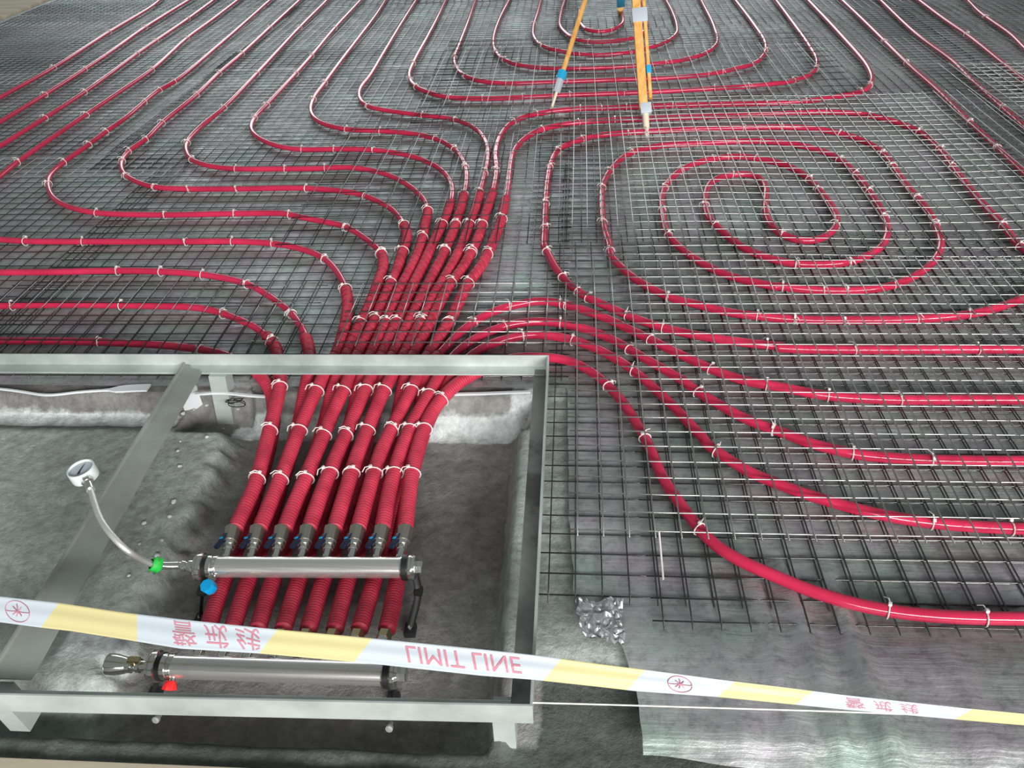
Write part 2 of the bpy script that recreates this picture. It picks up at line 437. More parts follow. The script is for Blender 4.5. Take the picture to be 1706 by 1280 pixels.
upper = [
 (.012, 1.812, 1.093, 2.193, 'bright upper mesh sheet lying over the five pipes that run off to the right', .000, .037, .05, .05),
 (.0, 1.75, 2.225, 3.764, 'bright upper mesh sheet lying over the tight red spiral', -.004, .037, .05, .057),
 (1.78, 3.03, 1.45, 4.18, 'bright upper mesh sheet sagging at the right edge of the picture', .010, .036, .05, .057),
 (-.62, .0, 1.745, 2.035, 'small upper mesh piece across the red bundle just behind the steel frame', .0, .040, .05, .052),
 (-.95, -.03, 2.33, 3.53, 'thin upper mesh sheet over the bends where the pipes turn into the bundle', .006, .036, .1, .1),
 (-1.7, -.75, 1.66, 2.06, 'strip of upper mesh over the lowest left pipe behind the frame', -.003, .036, .05, .1),
 (-.7, 1.3, 3.5, 4.9, 'upper mesh sheet in the far middle over the wide pipe bends by the tripod', .003, .036, .1, .1)]
for (a, b_, c, d, lab, rot, z, pit, py) in upper:
    mesh_sheet(a, b_, c, d, z, pit, .0016, M_wirelit if c < 1.7 and a > -.1 or (a >= -.1 and c < 3.4) or c == 1.745 else M_wire, lab, rot, 0, 0, drape=.012 if c > 2 else .004, py=py)  # right-hand and bundle sheets take the wire with glint in its colour
# loose bright wire offcut
p0 = up(1098, 886, .040); p1 = up(1105, 966, .012)
o = MB().tube([p0, p0.lerp(p1, .5), p1], .0019, 6).build('wire_offcut', M_tie)
tag(o, 'short loose pale wire leaning on the mesh right of the steel frame', 'wire')

# ------------------------------------------------------------------ pipes
RP = .0122; RS = .0172; ZP = .0198
TREE = []      # (object, line points, radius fn) for the ties
def mk_pipe(label, px, zs=None, ext=(0, 0), group=None, sleeve=None, rad=RP, srad=RS):
    """px: list of (x,y) or (x,y,z); sleeve: (world point count range) as fraction of path covered"""
    P = [up(q[0], q[1], q[2] if len(q) > 2 else ZP) for q in px]
    if ext[0]: P = [P[0]+(P[0]-P[1]).normalized()*ext[0]]+P
    if ext[1]: P = P+[P[-1]+(P[-1]-P[-2]).normalized()*ext[1]]
    L = smooth_line(spline(P, .016), 6)
    if sleeve:
        # sleeve covers from the first line point with screen y beyond the given value
        k0 = next(i for i, q in enumerate(L) if pix(q)[1] >= sleeve and i > len(L)*.0 and all(pix(z_)[1] >= sleeve-3 for z_ in L[i:]))
    else: k0 = None
    body = L if k0 is None else L[:min(len(L), k0+3)]
    v, f = tube(body, rad, 10)
    o = mobj('heating_pipe', v, f, M_pipe); tag(o, label, 'pipe', group)
    TREE.append((o, L, rad, k0))
    if k0 is not None:
        S = resample(L[k0:], .0018)
        ph = random.uniform(0, 6)
        def rr(i, a, S=S):
            base = srad-.0007+.0007*math.cos(2*PI*i*.0018/.0072)
            y = S[min(i, len(S)-1)].y
            wsp = sm(1.60, 1.72, y)
            if wsp > 0:
                q = (i*.0018/.030*2*PI+a+ph) % (2*PI)
                base -= wsp*.0042*math.exp(-((q-PI)/.42)**2)
            return base+.0005*nz(i*.02, a, ph)
        v, f = tube(S, rr, 14)
        mobj('corrugated_sleeve', v, f, M_sleeve, o)
    return o

C4, C5, C6, C7 = 'C4', 'C5', 'C6', 'C7'
LS = 'pipes running off to the left from the bundle'
PX = {}
PX['L1'] = cp(C4, [(0, 745), (300, 745), (580, 752), (850, 763), (1000, 775), (1130, 790), (1250, 812)])+cp('C8', [(1400, 25), (1465, 92), (1505, 150)])
PX['L2'] = cp(C4, [(0, 545), (200, 540), (400, 538), (700, 542), (900, 545), (1100, 552), (1230, 575), (1350, 620), (1450, 665), (1520, 720), (1570, 780)])+cp('D1', [(325, 40)])
PX['L3'] = cp(C4, [(0, 355), (300, 353), (660, 345), (920, 350), (1160, 368), (1405, 420), (1560, 510), (1660, 590), (1720, 680), (1755, 780)])+cp('D1', [(470, 60)])
PX['L4'] = cp(C4, [(0, 168), (155, 178), (480, 180), (1060, 180), (1315, 178), (1550, 190)])+cp(C5, [(150, 213), (300, 270), (380, 350), (430, 450), (443, 540), (430, 640), (405, 740), (375, 830)])+cp('D1', [(540, 70)])
PX['L5'] = cp('C1', [(1280, 0), (1100, 160), (1030, 220), (830, 385), (750, 430), (600, 555), (500, 625), (420, 685), (300, 770), (240, 825), (228, 880), (255, 940), (320, 978), (450, 1008), (780, 1018), (1110, 1012), (1370, 1012)])+cp(C5, [(110, 25), (250, 55), (430, 95), (550, 170), (630, 240), (645, 310), (612, 420), (570, 530), (520, 640), (470, 740), (435, 830)])
PX['L6'] = cp('C1', [(1420, 0), (1280, 130), (1145, 255), (1040, 345), (930, 450), (770, 580), (690, 660), (610, 715), (577, 765), (585, 820), (650, 862), (740, 888), (890, 895), (1130, 895), (1455, 892), (1706, 918)])+cp('C2', [(300, 925), (420, 980)])+cp(C5, [(750, 65), (780, 150), (755, 230), (722, 340), (690, 410), (650, 500), (610, 600), (560, 700), (500, 820)])
PX['L7'] = cp('C1', [(1550, 0), (1420, 130), (1220, 345), (1060, 510), (940, 610), (888, 670), (882, 715), (910, 758), (1000, 788), (1110, 800), (1350, 800), (1530, 798)])+cp('C2', [(200, 792), (330, 805), (440, 838), (560, 915), (605, 990)])+cp(C5, [(880, 80), (865, 170), (830, 270), (770, 390), (722, 480), (680, 580), (640, 680), (570, 830)])
PX['L8'] = cp('C1', [(1700, 10), (1580, 140), (1480, 260), (1400, 350), (1265, 495), (1205, 560), (1192, 618), (1250, 668), (1350, 700), (1420, 708), (1590, 706)])+cp('C2', [(165, 706), (340, 710), (520, 738), (650, 792), (712, 860), (718, 940)])+cp(C5, [(980, 80), (925, 190), (882, 290), (832, 390), (790, 480), (740, 600), (690, 700), (640, 820)])
PX['L9'] = cp('C2', [(405, 0), (360, 70), (200, 280), (115, 395), (65, 465), (52, 530), (95, 580), (220, 613), (375, 620), (560, 637), (640, 657), (730, 705), (780, 780), (788, 850), (770, 950)])+cp(C5, [(1055, 78), (1022, 170), (990, 240), (925, 370), (868, 480), (810, 600), (755, 710), (695, 830)])
PX['L10'] = cp('C2', [(550, 0), (480, 110), (390, 260), (330, 360), (285, 420), (283, 465), (320, 503), (420, 525), (570, 545), (735, 567), (830, 610), (880, 672), (887, 760), (870, 840), (842, 950)])+cp(C5, [(1135, 80), (1092, 190), (1052, 280), (985, 400), (925, 500), (872, 610), (820, 710), (765, 820)])
PX['R1'] = list(reversed(cp('C2', [(815, 1050)][:0]+[(930, 800), (925, 720), (950, 640), (1010, 577), (1110, 541), (1325, 515), (1450, 512), (1706, 502)])+cp('C3', [(340, 488), (500, 485), (680, 475), (820, 455), (950, 428), (990, 385), (975, 320), (850, 170), (690, 0)])))+cp('C2', [(915, 900), (885, 990)])+cp(C5, [(1205, 80), (1178, 170), (1143, 240), (1082, 350), (1025, 420), (968, 520), (912, 640), (865, 730), (810, 830)])
spir = cp('C7', [(1900, 230), (1706, 350), (1550, 420), (1360, 465), (1100, 490), (850, 500), (585, 500), (400, 500), (150, 485), (0, 468)])
spir2 = cp(C6, [(1250, 415), (1100, 375), (905, 328), (830, 290), (720, 230), (640, 165), (560, 70)])+cp('C2', [(1470, 1190), (1440, 1080), (1428, 960), (1435, 870), (1475, 800), (1560, 727), (1706, 690)])
spir3 = cp('C3', [(160, 675), (350, 664), (475, 662), (600, 672), (700, 692), (780, 717), (845, 752), (925, 825), (1000, 930), (1055, 1025), (1065, 1100), (1030, 1165), (960, 1205), (880, 1232), (760, 1242), (620, 1238), (500, 1208), (400, 1170), (330, 1120), (265, 1062), (222, 1015), (210, 950), (218, 885), (258, 840), (340, 818), (410, 815), (465, 832), (495, 880), (492, 950), (500, 1020), (545, 1085), (600, 1115), (680, 1133), (745, 1125), (805, 1088), (830, 1040), (805, 970), (760, 910), (705, 845), (650, 805), (560, 765), (450, 742), (380, 733), (310, 736), (180, 760), (90, 803), (30, 862), (6, 930), (10, 1000), (32, 1095)])
spir4 = cp(C6, [(930, 10), (1010, 80), (1120, 150), (1250, 207), (1400, 243), (1560, 277)])+cp(C7, [(100, 278), (280, 302), (450, 315), (600, 318), (750, 308), (900, 282), (1000, 238), (1080, 190), (1160, 110), (1190, 20)])
spir5 = list(reversed(cp('C2', [(1160, 1190), (1158, 1080), (1163, 950), (1172, 850), (1190, 765), (1230, 703), (1335, 660), (1450, 637), (1600, 626), (1706, 620)])+cp('C3', [(160, 606), (380, 600), (570, 596), (700, 601), (840, 625), (950, 660), (1050, 722), (1095, 785), (1150, 865), (1210, 935), (1270, 1010), (1303, 1090)])))
spir6 = cp(C6, [(208, 65), (250, 150), (300, 212), (370, 285), (450, 332), (560, 380), (680, 435), (780, 472), (880, 502), (1020, 535), (1200, 565), (1400, 592), (1600, 610)])+cp(C7, [(108, 668), (300, 680), (640, 684), (1000, 684), (1420, 681), (1706, 681)])
r2b = cp('C2', [(1010, 720), (1060, 660), (1145, 612), (1325, 580), (1490, 569), (1600, 565), (1706, 560)])+cp('C3', [(415, 540), (650, 530), (770, 525), (970, 540), (1100, 572), (1215, 618), (1310, 700), (1370, 780), (1500, 945), (1610, 1060), (1690, 1160)])+[(1745, 440), (1755, 465), (1735, 483)]
r2a = list(reversed(cp(C5, [(1315, 60), (1290, 120), (1240, 240), (1185, 340), (1128, 410), (1070, 530), (1015, 640), (955, 735), (890, 840)])))
PX['R2'] = list(reversed(r2a+cp('C2', [(960, 1000), (982, 900), (992, 800)])+r2b+spir[2:]+spir2+spir3+spir4+spir5+spir6))
PX['A1'] = list(reversed(cp(C5, [(915, 880), (1000, 780), (1075, 700), (1150, 640), (1225, 597), (1340, 550), (1460, 527)])+cp(C6, [(100, 350), (200, 345), (300, 362), (420, 400), (560, 450), (700, 520), (800, 565), (920, 630), (1040, 685), (1130, 730), (1260, 780), (1450, 825)])+cp(C7, [(95, 900), (220, 922), (330, 948), (480, 972), (640, 985), (925, 997), (1100, 997), (1400, 996), (1706, 996)])))
PX['A2'] = list(reversed(cp(C5, [(1000, 880), (1080, 790), (1150, 740), (1230, 698), (1335, 658), (1450, 637), (1540, 632)])+cp(C6, [(200, 462), (330, 480), (460, 515), (560, 555), (670, 615), (790, 690), (900, 750), (1000, 810), (1070, 870), (1180, 930), (1260, 980), (1340, 1020), (1500, 1080), (1620, 1118)])+cp('D3', [(300, -60), (480, -15), (630, 25), (900, 50), (1120, 62), (1400, 68), (1706, 70)])))
PX['A3'] = list(reversed(cp(C5, [(1080, 880), (1180, 800), (1250, 762), (1335, 735), (1420, 715), (1530, 702)])+cp(C6, [(200, 543), (300, 552), (400, 582), (500, 622), (600, 675), (700, 740), (780, 810), (860, 880), (930, 950), (1000, 1020), (1060, 1090), (1140, 1170)])+cp('D2', [(1080, 110), (1160, 170), (1250, 230), (1340, 288), (1430, 332)])+cp('D3', [(150, 200), (300, 262), (430, 303), (560, 340), (700, 378), (850, 413), (1000, 438), (1160, 458), (1400, 478), (1706, 492)])))
PX['A4'] = list(reversed(cp(C5, [(1220, 900), (1330, 850), (1450, 830)])+cp(C6, [(150, 668), (215, 665), (330, 683), (420, 722), (510, 785), (580, 850), (650, 935), (705, 1020), (750, 1100), (790, 1170), (825, 1255)])+cp('D2', [(860, 320), (925, 420), (990, 510), (1060, 600), (1120, 675), (1200, 740), (1290, 795)])+cp('D3', [(150, 785), (300, 850), (450, 905), (620, 955), (800, 993), (1000, 1022), (1250, 1042), (1500, 1050), (1706, 1052)])))
# the eight upper tails (to the upper manifold) and eight lower tails, from the floor edge into the pit
ztop = lambda y: lerp_tab([(600, ZP), (640, ZP+.004), (690, .016), (881, .004)], y)
zlow = lambda y: lerp_tab([(600, ZP), (650, .010), (720, -.030), (881, -.052), (967, -.055), (1052, -.030)], y)
UT = {'L2': [(335, 100), (310, 220), (265, 400), (212, 600), (160, 710), (121, 800)],
      'L4': [(510, 130), (455, 250), (395, 400), (335, 560), (285, 680), (236, 800)],
      'L6': [(640, 130), (590, 230), (500, 450), (440, 590), (395, 690), (355, 800)],
      'L8': [(740, 130), (680, 270), (605, 440), (560, 550), (510, 680), (470, 800)],
      'L10': [(825, 140), (770, 270), (705, 430), (665, 550), (625, 680), (590, 800)],
      'R2': [(950, 150), (880, 290), (820, 410), (775, 540), (735, 680), (702, 800)],
      'A2': [(1040, 160), (960, 300), (905, 430), (865, 560), (835, 690), (818, 800)],
      'A4': [(1170, 110), (1100, 180), (1040, 260), (1000, 360), (962, 500), (940, 650), (925, 800)]}
order_u = ['L2', 'L4', 'L6', 'L8', 'L10', 'R2', 'A2', 'A4']
order_l = ['L1', 'L3', 'L5', 'L7', 'L9', 'R1', 'A1', 'A3']
x967 = [373, 414, 455, 498, 539, 580, 624, 662]; x1045 = [347, 388, 430, 473, 515, 559, 600, 646]
x881 = [407, 446, 486, 527, 568, 608, 648, 668]
x700 = [456, 498, 541, 584, 620, 660, 696, 712]; x640 = [449, 509, 556, 598, 634, 672, 706, 745]
lab = {
 'L1': 'lowest red pipe at the left edge, running along just behind the steel frame',
 'L2': 'second lowest red pipe at the left edge, curving down into the leftmost upper sleeve',
 'L3': 'third red pipe up from the frame at the left edge, curving down to the bundle',
 'L4': 'fourth red pipe up at the left edge, last one running straight in sideways',
 'L5': 'red pipe of the outermost left bend, turning back nearest the left edge',
 'L6': 'red pipe of the second left bend, nested just inside the outermost one',
 'L7': 'red pipe of the third left bend counting from the left edge',
 'L8': 'red pipe of the fourth left bend, turning above the middle of the left half',
 'L9': 'red pipe of the fifth left bend, just left of the topmost bundle curve',
 'L10': 'red pipe of the sixth left bend, its curve forming the top left of the bundle',
 'R1': 'red pipe leaving the bundle top to the right and bending up toward the top right',
 'R2': 'long red pipe wound into the tight double spiral on the right',
 'A1': 'topmost of four red pipes arching right from the bundle over the frame corner',
 'A2': 'second of four red pipes arching right from the bundle, counted from the top',
 'A3': 'third of four red pipes arching right, passing close above the frame corner',
 'A4': 'lowest red pipe sweeping from the frame corner down to the bottom right edge'}
for i, k in enumerate(order_u):
    pts = [(q[0], q[1], ZP) for q in PX[k] if q[1] < 628 or q[0] > 860]
    tail = [(x, y, ztop(y)) for x, y in cp('D1', UT[k])]
    e0 = 1.2 if k.startswith('A') or k == 'R2' else (1.0 if k in ('L6', 'L8', 'L10') else .25 if k in ('L2', 'L4') else 0)
    slv = {'L2': 560, 'L4': 480, 'L6': 375, 'L8': 335, 'L10': 320, 'R2': 330, 'A2': 600, 'A4': 615}[k]
    mk_pipe(lab[k], pts+tail, ext=(e0, 0), sleeve=slv, rad=.0106 if k[0] == 'L' else RP)
for i, k in enumerate(order_l):
    pts = [(q[0], q[1], ZP) for q in PX[k] if q[1] < 622 or q[0] > 860]
    tail = [(x640[i], 645, zlow(645)), (x700[i], 705, zlow(705)), (x881[i], 881, zlow(881)), (x967[i], 967, zlow(967)), (x1045[i]-1, 1049, zlow(1049))]
    slv = {'L1': 618, 'L3': 560, 'L5': 420, 'L7': 345, 'L9': 325, 'R1': 320, 'A1': 590, 'A3': 600}[k]
    mk_pipe(lab[k], pts+tail, ext=(.25 if k in ('L1', 'L3') else 1.0, 0), sleeve=slv, rad=.0106 if k[0] == 'L' else RP)
# pipes that only cross the floor
others = [
 ('leftmost of four straight red pipes slanting to the left edge, nearest the tan board', cp('C1', [(780, -20), (720, 30), (510, 157), (255, 320), (0, 462)])),
 ('second of four straight red pipes slanting to the left edge, counted from the tan board', cp('C1', [(930, -20), (880, 10), (685, 132), (540, 235), (400, 330), (215, 447), (0, 578)])),
 ('third of four straight red pipes slanting to the left edge, counted from the tan board', cp('C1', [(1040, -20), (890, 90), (650, 255), (515, 355), (400, 437), (215, 557), (0, 692)])),
 ('fourth of four straight red pipes slanting to the left edge, the one nearest the bends', cp('C1', [(1140, -10), (1010, 90), (885, 182), (720, 330), (560, 440), (410, 542), (80, 770), (0, 835)])),
 ('outermost loop of the far spiral, crossing behind both tripod feet', cp('C2', [(690, 0), (650, 85), (600, 180), (540, 290), (517, 360), (550, 412), (620, 442), (707, 462), (860, 467), (1060, 461), (1270, 451), (1530, 442), (1706, 434)])+cp('C3', [(250, 415), (415, 405), (628, 378), (715, 340), (733, 285), (700, 220), (600, 80), (540, 0)])),
 ('second loop of the far spiral, counted inward from the outermost', cp('C2', [(830, 0), (800, 90), (752, 215), (730, 275), (742, 322), (785, 362), (850, 383), (970, 396), (1120, 393), (1270, 387), (1600, 375), (1706, 371)])+cp('C3', [(110, 360), (228, 349), (340, 325), (440, 298), (488, 250), (490, 200), (430, 105), (350, 0)])),
 ('third loop of the far spiral, counted inward from the outermost', cp('C2', [(990, 0), (940, 100), (915, 190), (928, 248), (970, 285), (1040, 309), (1135, 321), (1325, 323), (1540, 315), (1706, 300)])+cp('C3', [(100, 282), (200, 255), (262, 208), (252, 130), (190, 0)])),
 ('fourth loop of the far spiral, just inside the third', cp('T', [(220, 0), (190, 110), (152, 240), (158, 330), (240, 412), (400, 455), (570, 483), (750, 490), (1010, 467), (1160, 432), (1340, 368), (1420, 300), (1425, 230), (1385, 105), (1330, 0)])),
 ('fifth loop of the far spiral, passing behind the thick tripod leg', cp('T', [(430, 0), (400, 100), (388, 225), (430, 285), (520, 345), (640, 372), (830, 370), (1050, 335), (1140, 270), (1160, 180), (1130, 60), (1110, 0)])),
 ('innermost red loop of the far spiral between the tripod legs', cp('T', [(560, 90), (555, 170), (580, 222), (640, 268), (740, 282), (830, 272), (905, 238), (945, 200), (940, 130), (920, 60)])),
 ('dark red pipe slanting down to the right edge, nearest the tight spiral', cp('C3', [(850, 0), (950, 95), (1050, 193), (1157, 297), (1300, 422), (1450, 572), (1580, 692), (1706, 812)])),
 ('second dark pipe slanting down to the right edge, outside the first', cp('C3', [(1030, 0), (1200, 160), (1360, 278), (1450, 365), (1605, 505), (1706, 595)])),
 ('third dark pipe slanting down to the right edge near the top right', cp('C3', [(1210, 0), (1330, 90), (1440, 165), (1580, 275), (1706, 375)])),
 ('outermost dark pipe in the top right corner', cp('C3', [(1440, 0), (1500, 60), (1640, 160), (1706, 225)]))]
for lb, pts in others:
    ex = (0, 0) if 'innermost' in lb else (1.2, .2) if 'slanting' in lb or 'corner' in lb else (1.2, 1.2)
    mk_pipe(lb, pts, ext=ex, rad=.0106 if 'four straight' in lb else .0115)

# ------------------------------------------------------------------ cable ties (parts of the pipe they sit on)
def tie_mesh(r):
    mb = MB(); n = 14
    ring = [((r+.0012)*math.cos(2*PI*k/n), 0, (r+.0012)*math.sin(2*PI*k/n)-.0012) for k in range(n)]
    mb.tube([Vector(q) for q in ring], .0014, 5, closed=True, sq=(1, 1))
    mb.box((-.0035, -.003, r+.0005), (.0035, .003, r+.0062), bev=.0008)
    mb.tube([Vector((.003, 0, r+.004)), Vector((.011, .003, r+.006)), Vector((.019, .009, r-.001))], .0012, 4)
    me = bpy.data.meshes.new('cable_tie'); me.from_pydata([tuple(v) for v in mb.v], [], mb.f); me.materials.append(M_tie)
    return me
TM = tie_mesh(.0127); TS = tie_mesh(.0178)
TIES = cp(C4, [(155, 175), (480, 180), (1060, 180), (1315, 178), (1550, 188), (665, 345), (925, 350), (1160, 368), (1405, 420), (75, 540), (680, 535), (1275, 580), (580, 755), (1135, 790), (1660, 585), (1545, 755)])
TIES += cp('C1', [(255, 318), (520, 155), (215, 445), (400, 328), (685, 130), (400, 435), (215, 555), (650, 255), (890, 85), (740, 190), (80, 770), (410, 540), (720, 330), (885, 180), (300, 770), (225, 870), (420, 685), (505, 625), (695, 490), (760, 430), (830, 390), (450, 1010), (780, 1015), (1115, 1010), (1370, 1020), (1640, 1080), (580, 765), (600, 835), (730, 885), (895, 895), (1130, 895), (1455, 890), (610, 715), (685, 665), (770, 580), (930, 450), (1040, 345), (1145, 255), (1275, 130), (880, 670), (910, 760), (1110, 800), (1350, 798), (1530, 795), (1060, 510), (1220, 345), (1415, 125), (1420, 708), (1590, 705), (1205, 560), (1265, 495), (1400, 345), (1475, 265), (1580, 125), (1645, 615), (1485, 470), (1540, 390)])
TIES += cp('C2', [(340, 710), (38, 890), (300, 925), (220, 1075), (390, 1205), (495, 1065), (605, 1000), (375, 618), (640, 655), (735, 700), (780, 790), (665, 1060), (735, 1060), (805, 1060), (860, 1060), (770, 920), (850, 910), (870, 815), (935, 805), (320, 505), (575, 543), (737, 565), (550, 410), (707, 462), (860, 466), (1060, 462), (1270, 450), (1530, 442), (740, 320), (785, 365), (970, 395), (1270, 387), (925, 250), (970, 285), (1135, 320), (1325, 322), (1540, 315), (1150, 215), (1325, 260), (1570, 250), (1115, 540), (1010, 578), (1325, 515), (1425, 512), (1540, 510), (1145, 615), (1325, 580), (1490, 570), (1335, 660), (1555, 630), (1215, 715), (1180, 790), (1165, 965), (1155, 1080), (1160, 1195), (1570, 730), (1465, 810), (1430, 890), (1430, 1050), (1460, 1190), (935, 1030), (885, 1195), (810, 1195), (685, 1190), (490, 1190), (530, 295), (535, 370), (730, 270), (1105, 110), (1365, 195), (1420, 145), (1465, 145)])
TIES += cp('C3', [(15, 295), (225, 348), (290, 340), (430, 300), (495, 235), (250, 415), (415, 405), (628, 378), (55, 495), (505, 485), (680, 475), (945, 430), (415, 540), (650, 530), (770, 525), (970, 540), (1215, 615), (1310, 695), (1370, 780), (1610, 1050), (1690, 1165), (380, 600), (565, 600), (840, 620), (1050, 720), (1090, 780), (1205, 925), (1290, 1050), (160, 665), (350, 660), (475, 660), (840, 750), (920, 820), (970, 905), (1050, 1020), (235, 745), (313, 735), (378, 730), (447, 740), (705, 835), (740, 890), (815, 1050), (580, 1105), (340, 815), (210, 960), (265, 1060), (90, 800), (25, 880), (35, 1100), (10, 985), (625, 1240), (880, 1235), (490, 985), (1155, 300), (1050, 200), (1580, 690), (1450, 575), (1440, 160), (1610, 510), (1530, 80), (720, 320), (980, 400)])
TIES += cp(C7, [(275, 145), (612, 145), (210, 300), (465, 310), (580, 315), (900, 280), (40, 475), (290, 485), (585, 490), (1030, 490), (1360, 465), (108, 665), (635, 680), (1420, 680), (95, 885), (490, 965), (925, 985), (145, 1175)])
TIES += cp(C6, [(300, 215), (375, 290), (450, 325), (680, 420), (905, 325), (1630, 445), (1555, 275), (880, 500), (305, 365), (790, 560), (1125, 740), (275, 450), (675, 620), (1075, 880), (1495, 1075), (55, 545), (365, 580), (700, 750), (1155, 1200), (570, 830), (775, 1130)])
TIES += cp(C5, [(430, 95), (635, 245), (310, 265), (420, 455), (125, 580), (530, 640), (600, 625), (665, 640), (735, 640), (845, 625), (885, 630), (1020, 640), (1150, 640), (1335, 655), (1345, 545), (1665, 535), (1420, 715), (990, 230), (1145, 235), (870, 160), (695, 410), (1015, 410), (1125, 410)])
TIES += cp('D1', [(335, 130), (490, 135), (640, 150), (720, 140), (815, 145), (955, 150), (1040, 160), (1095, 175), (285, 335), (430, 335), (530, 340), (620, 335), (735, 325), (860, 330), (940, 330), (1020, 335), (230, 570), (340, 560), (450, 555), (560, 545), (670, 525), (780, 530), (870, 525), (950, 525)])
TIES += cp('D3', [(630, 25), (1115, 55), (1155, 455), (1650, 488), (865, 1005), (1435, 1045)])+cp('D2', [(1080, 630)])
upper_set = set(id(TREE[i][0]) for i in range(8))
PXL = [[pix(q) for q in L] for (_, L, _, _) in TREE]
for (tx, ty) in TIES:
    best = None
    for pi_, (o, L, r, k0) in enumerate(TREE):
        if ty > 625 and tx < 860 and id(o) not in upper_set: continue
        for i in range(1, len(L)-1):
            d = (PXL[pi_][i][0]-tx)**2+(PXL[pi_][i][1]-ty)**2
            if best is None or d < best[0]: best = (d, pi_, i)
    if best[0] > 16**2: continue
    o, L, r, k0 = TREE[best[1]]; i = best[2]
    if len([c for c in o.children if c.name.startswith('cable_tie')]) >= 98: continue
    sl_ = k0 is not None and i >= k0
    T_ = (L[i+1]-L[i-1]).normalized(); side = T_.cross(Vector((0, 0, 1))).normalized(); u_ = side.cross(T_)
    # tie local axes: y along the pipe, ring in x-z; head turned a little to either side
    ang = random.uniform(-.7, .7)
    s2 = side*math.cos(ang)+u_*math.sin(ang); u2 = -side*math.sin(ang)+u_*math.cos(ang)
    tilt = random.uniform(-.25, .25)
    Mx = Matrix.Identity(4)
    yv = (T_+s2*tilt).normalized(); sv = yv.cross(u2).normalized()*1
    for a_ in range(3):
        Mx[a_][0] = sv[a_]; Mx[a_][1] = yv[a_]; Mx[a_][2] = u2[a_]; Mx[a_][3] = L[i][a_]
    c = bpy.data.objects.new('cable_tie', TS if sl_ else TM); COL.objects.link(c); c.parent = o
    c.matrix_local = Mx

# ------------------------------------------------------------------ steel angle frame
FR = tag(empty('steel_frame', (-.5, 1.15, .035)), 'pale galvanised angle steel frame standing around the manifold pit', 'frame')
def framepart(mb, name, M, parent=FR, sm_=False):
    o = mb.build(name, M, parent, sm_); o.matrix_parent_inverse = Matrix.Translation(FR.location).inverted(); return o
zt, zl, th = .090, .0545, .004
XR, XLf = -.057, -2.6
xb = lambda y: XR                       # frame right side
mb = MB(); mb.box((XLf, 1.612, zl), (XR, 1.616, zt), bev=.0008); mb.box((XLf, 1.578, zl), (XR, 1.614, zl+th), bev=.0008)
framepart(mb, 'back_rail', M_galv)
mb = MB(); mb.box((XR-.0045, .684, zl), (XR, 1.614, zt), bev=.0008)
framepart(mb, 'right_rail', M_galv)
mb = MB(); mb.box((XR-.036, .684, zl-.001), (XR-.003, 1.585, zl+th-.001), bev=.0008)
mb.box((XR-.034, 1.572, zl+th), (XR-.008, 1.594, zl+th+.004), bev=.001)
framepart(mb, 'right_rail_flange', M_rail)
mb = MB(); Mf = Matrix.Translation((XR, .684, 0)) @ Matrix.Rotation(.0155, 4, 'Z')
mb.box((XLf-XR, -.002, .043), (0, .002, zt), bev=.0008, M=Mf); mb.box((XLf-XR, 0, .050), (-.004, .030, .054), bev=.0008, M=Mf)
framepart(mb, 'front_rail', M_galv)
zc_ = .0620
L0, L1_c = up(311, 601, zc_), up(-2, 1105, zc_); R0, R1_c = up(337, 618, zc_), up(66, 1105, zc_)
fx = lambda p, q, y: p.x+(q.x-p.x)*(y-p.y)/(q.y-p.y)
xl_ = lambda y: fx(L0, L1_c, y); xr_ = lambda y: fx(R0, R1_c, y)
def prism(mb, poly, z0, z1):
    n = len(poly); mb.add([Vector((x, y, z0)) for x, y in poly]+[Vector((x, y, z1)) for x, y in poly],
                          [tuple(range(n-1, -1, -1)), tuple(range(n, 2*n))]+[(k, (k+1) % n, n+(k+1) % n, n+k) for k in range(n)])
ya, yb_ = .716, 1.585
mb = MB()
prism(mb, [(xl_(ya), ya), (xr_(ya), ya), (xr_(yb_-.010), yb_-.010), (xr_(yb_)-.010, yb_), (xl_(yb_)+.026, yb_+.004), (xl_(1.607)+.014, 1.607), (xl_(1.607), 1.607)], zc_-.0035, zc_)
prism(mb, [(xl_(ya)-.001, ya), (xl_(ya)+.003, ya), (xl_(1.608)+.003, 1.608), (xl_(1.608)-.001, 1.608)], zc_-.020, zc_+.007)
prism(mb, [(xl_(ya)-.014, ya), (xl_(ya)-.008, ya), (xl_(1.45)-.006, 1.45), (xl_(1.45)-.010, 1.45)], zc_-.020, zc_-.012)
framepart(mb, 'cross_rail', M_cross)
# square tube legs
def leg(p, z0, z1, s=.0175, lean=(0, 0), name='leg'):
    mb = MB(); a = Vector((p[0]+lean[0], p[1]+lean[1], z0)); b = Vector((p[0], p[1], z1))
    v = []
    for c in (a, b):
        for sx, sy in ((-1, -1), (1, -1), (1, 1), (-1, 1)): v.append(c+Vector((sx*s, sy*s, 0)))
    mb.add(v, [(0, 3, 2, 1), (4, 5, 6, 7), (0, 1, 5, 4), (1, 2, 6, 5), (2, 3, 7, 6), (3, 0, 4, 7)])
    return framepart(mb, name, M_galv)
leg((-.104, .704), -.040, .050)
qt, qb_ = up(363, 626, .054), up(380, 690, -.085)
leg((qt.x, 1.588), -.098, .056, s=.0215, lean=(qb_.x-qt.x, .0))
leg((-.935, .700), -.040, .05, lean=(.01, 0))
# small bolts welded under the front rail
for px_ in (268, 655):
    q = up(px_, 1198, .020)
    mb = MB(); mb.lathe([(.004, -.004), (.004, .006), (.0062, .006), (.0062, .011), (.003, .012)], Matrix.Translation((q.x, .679, .030)) @ Matrix.Rotation(1.2, 4, 'X'), 8)
    framepart(mb, 'bolt', M_rail)
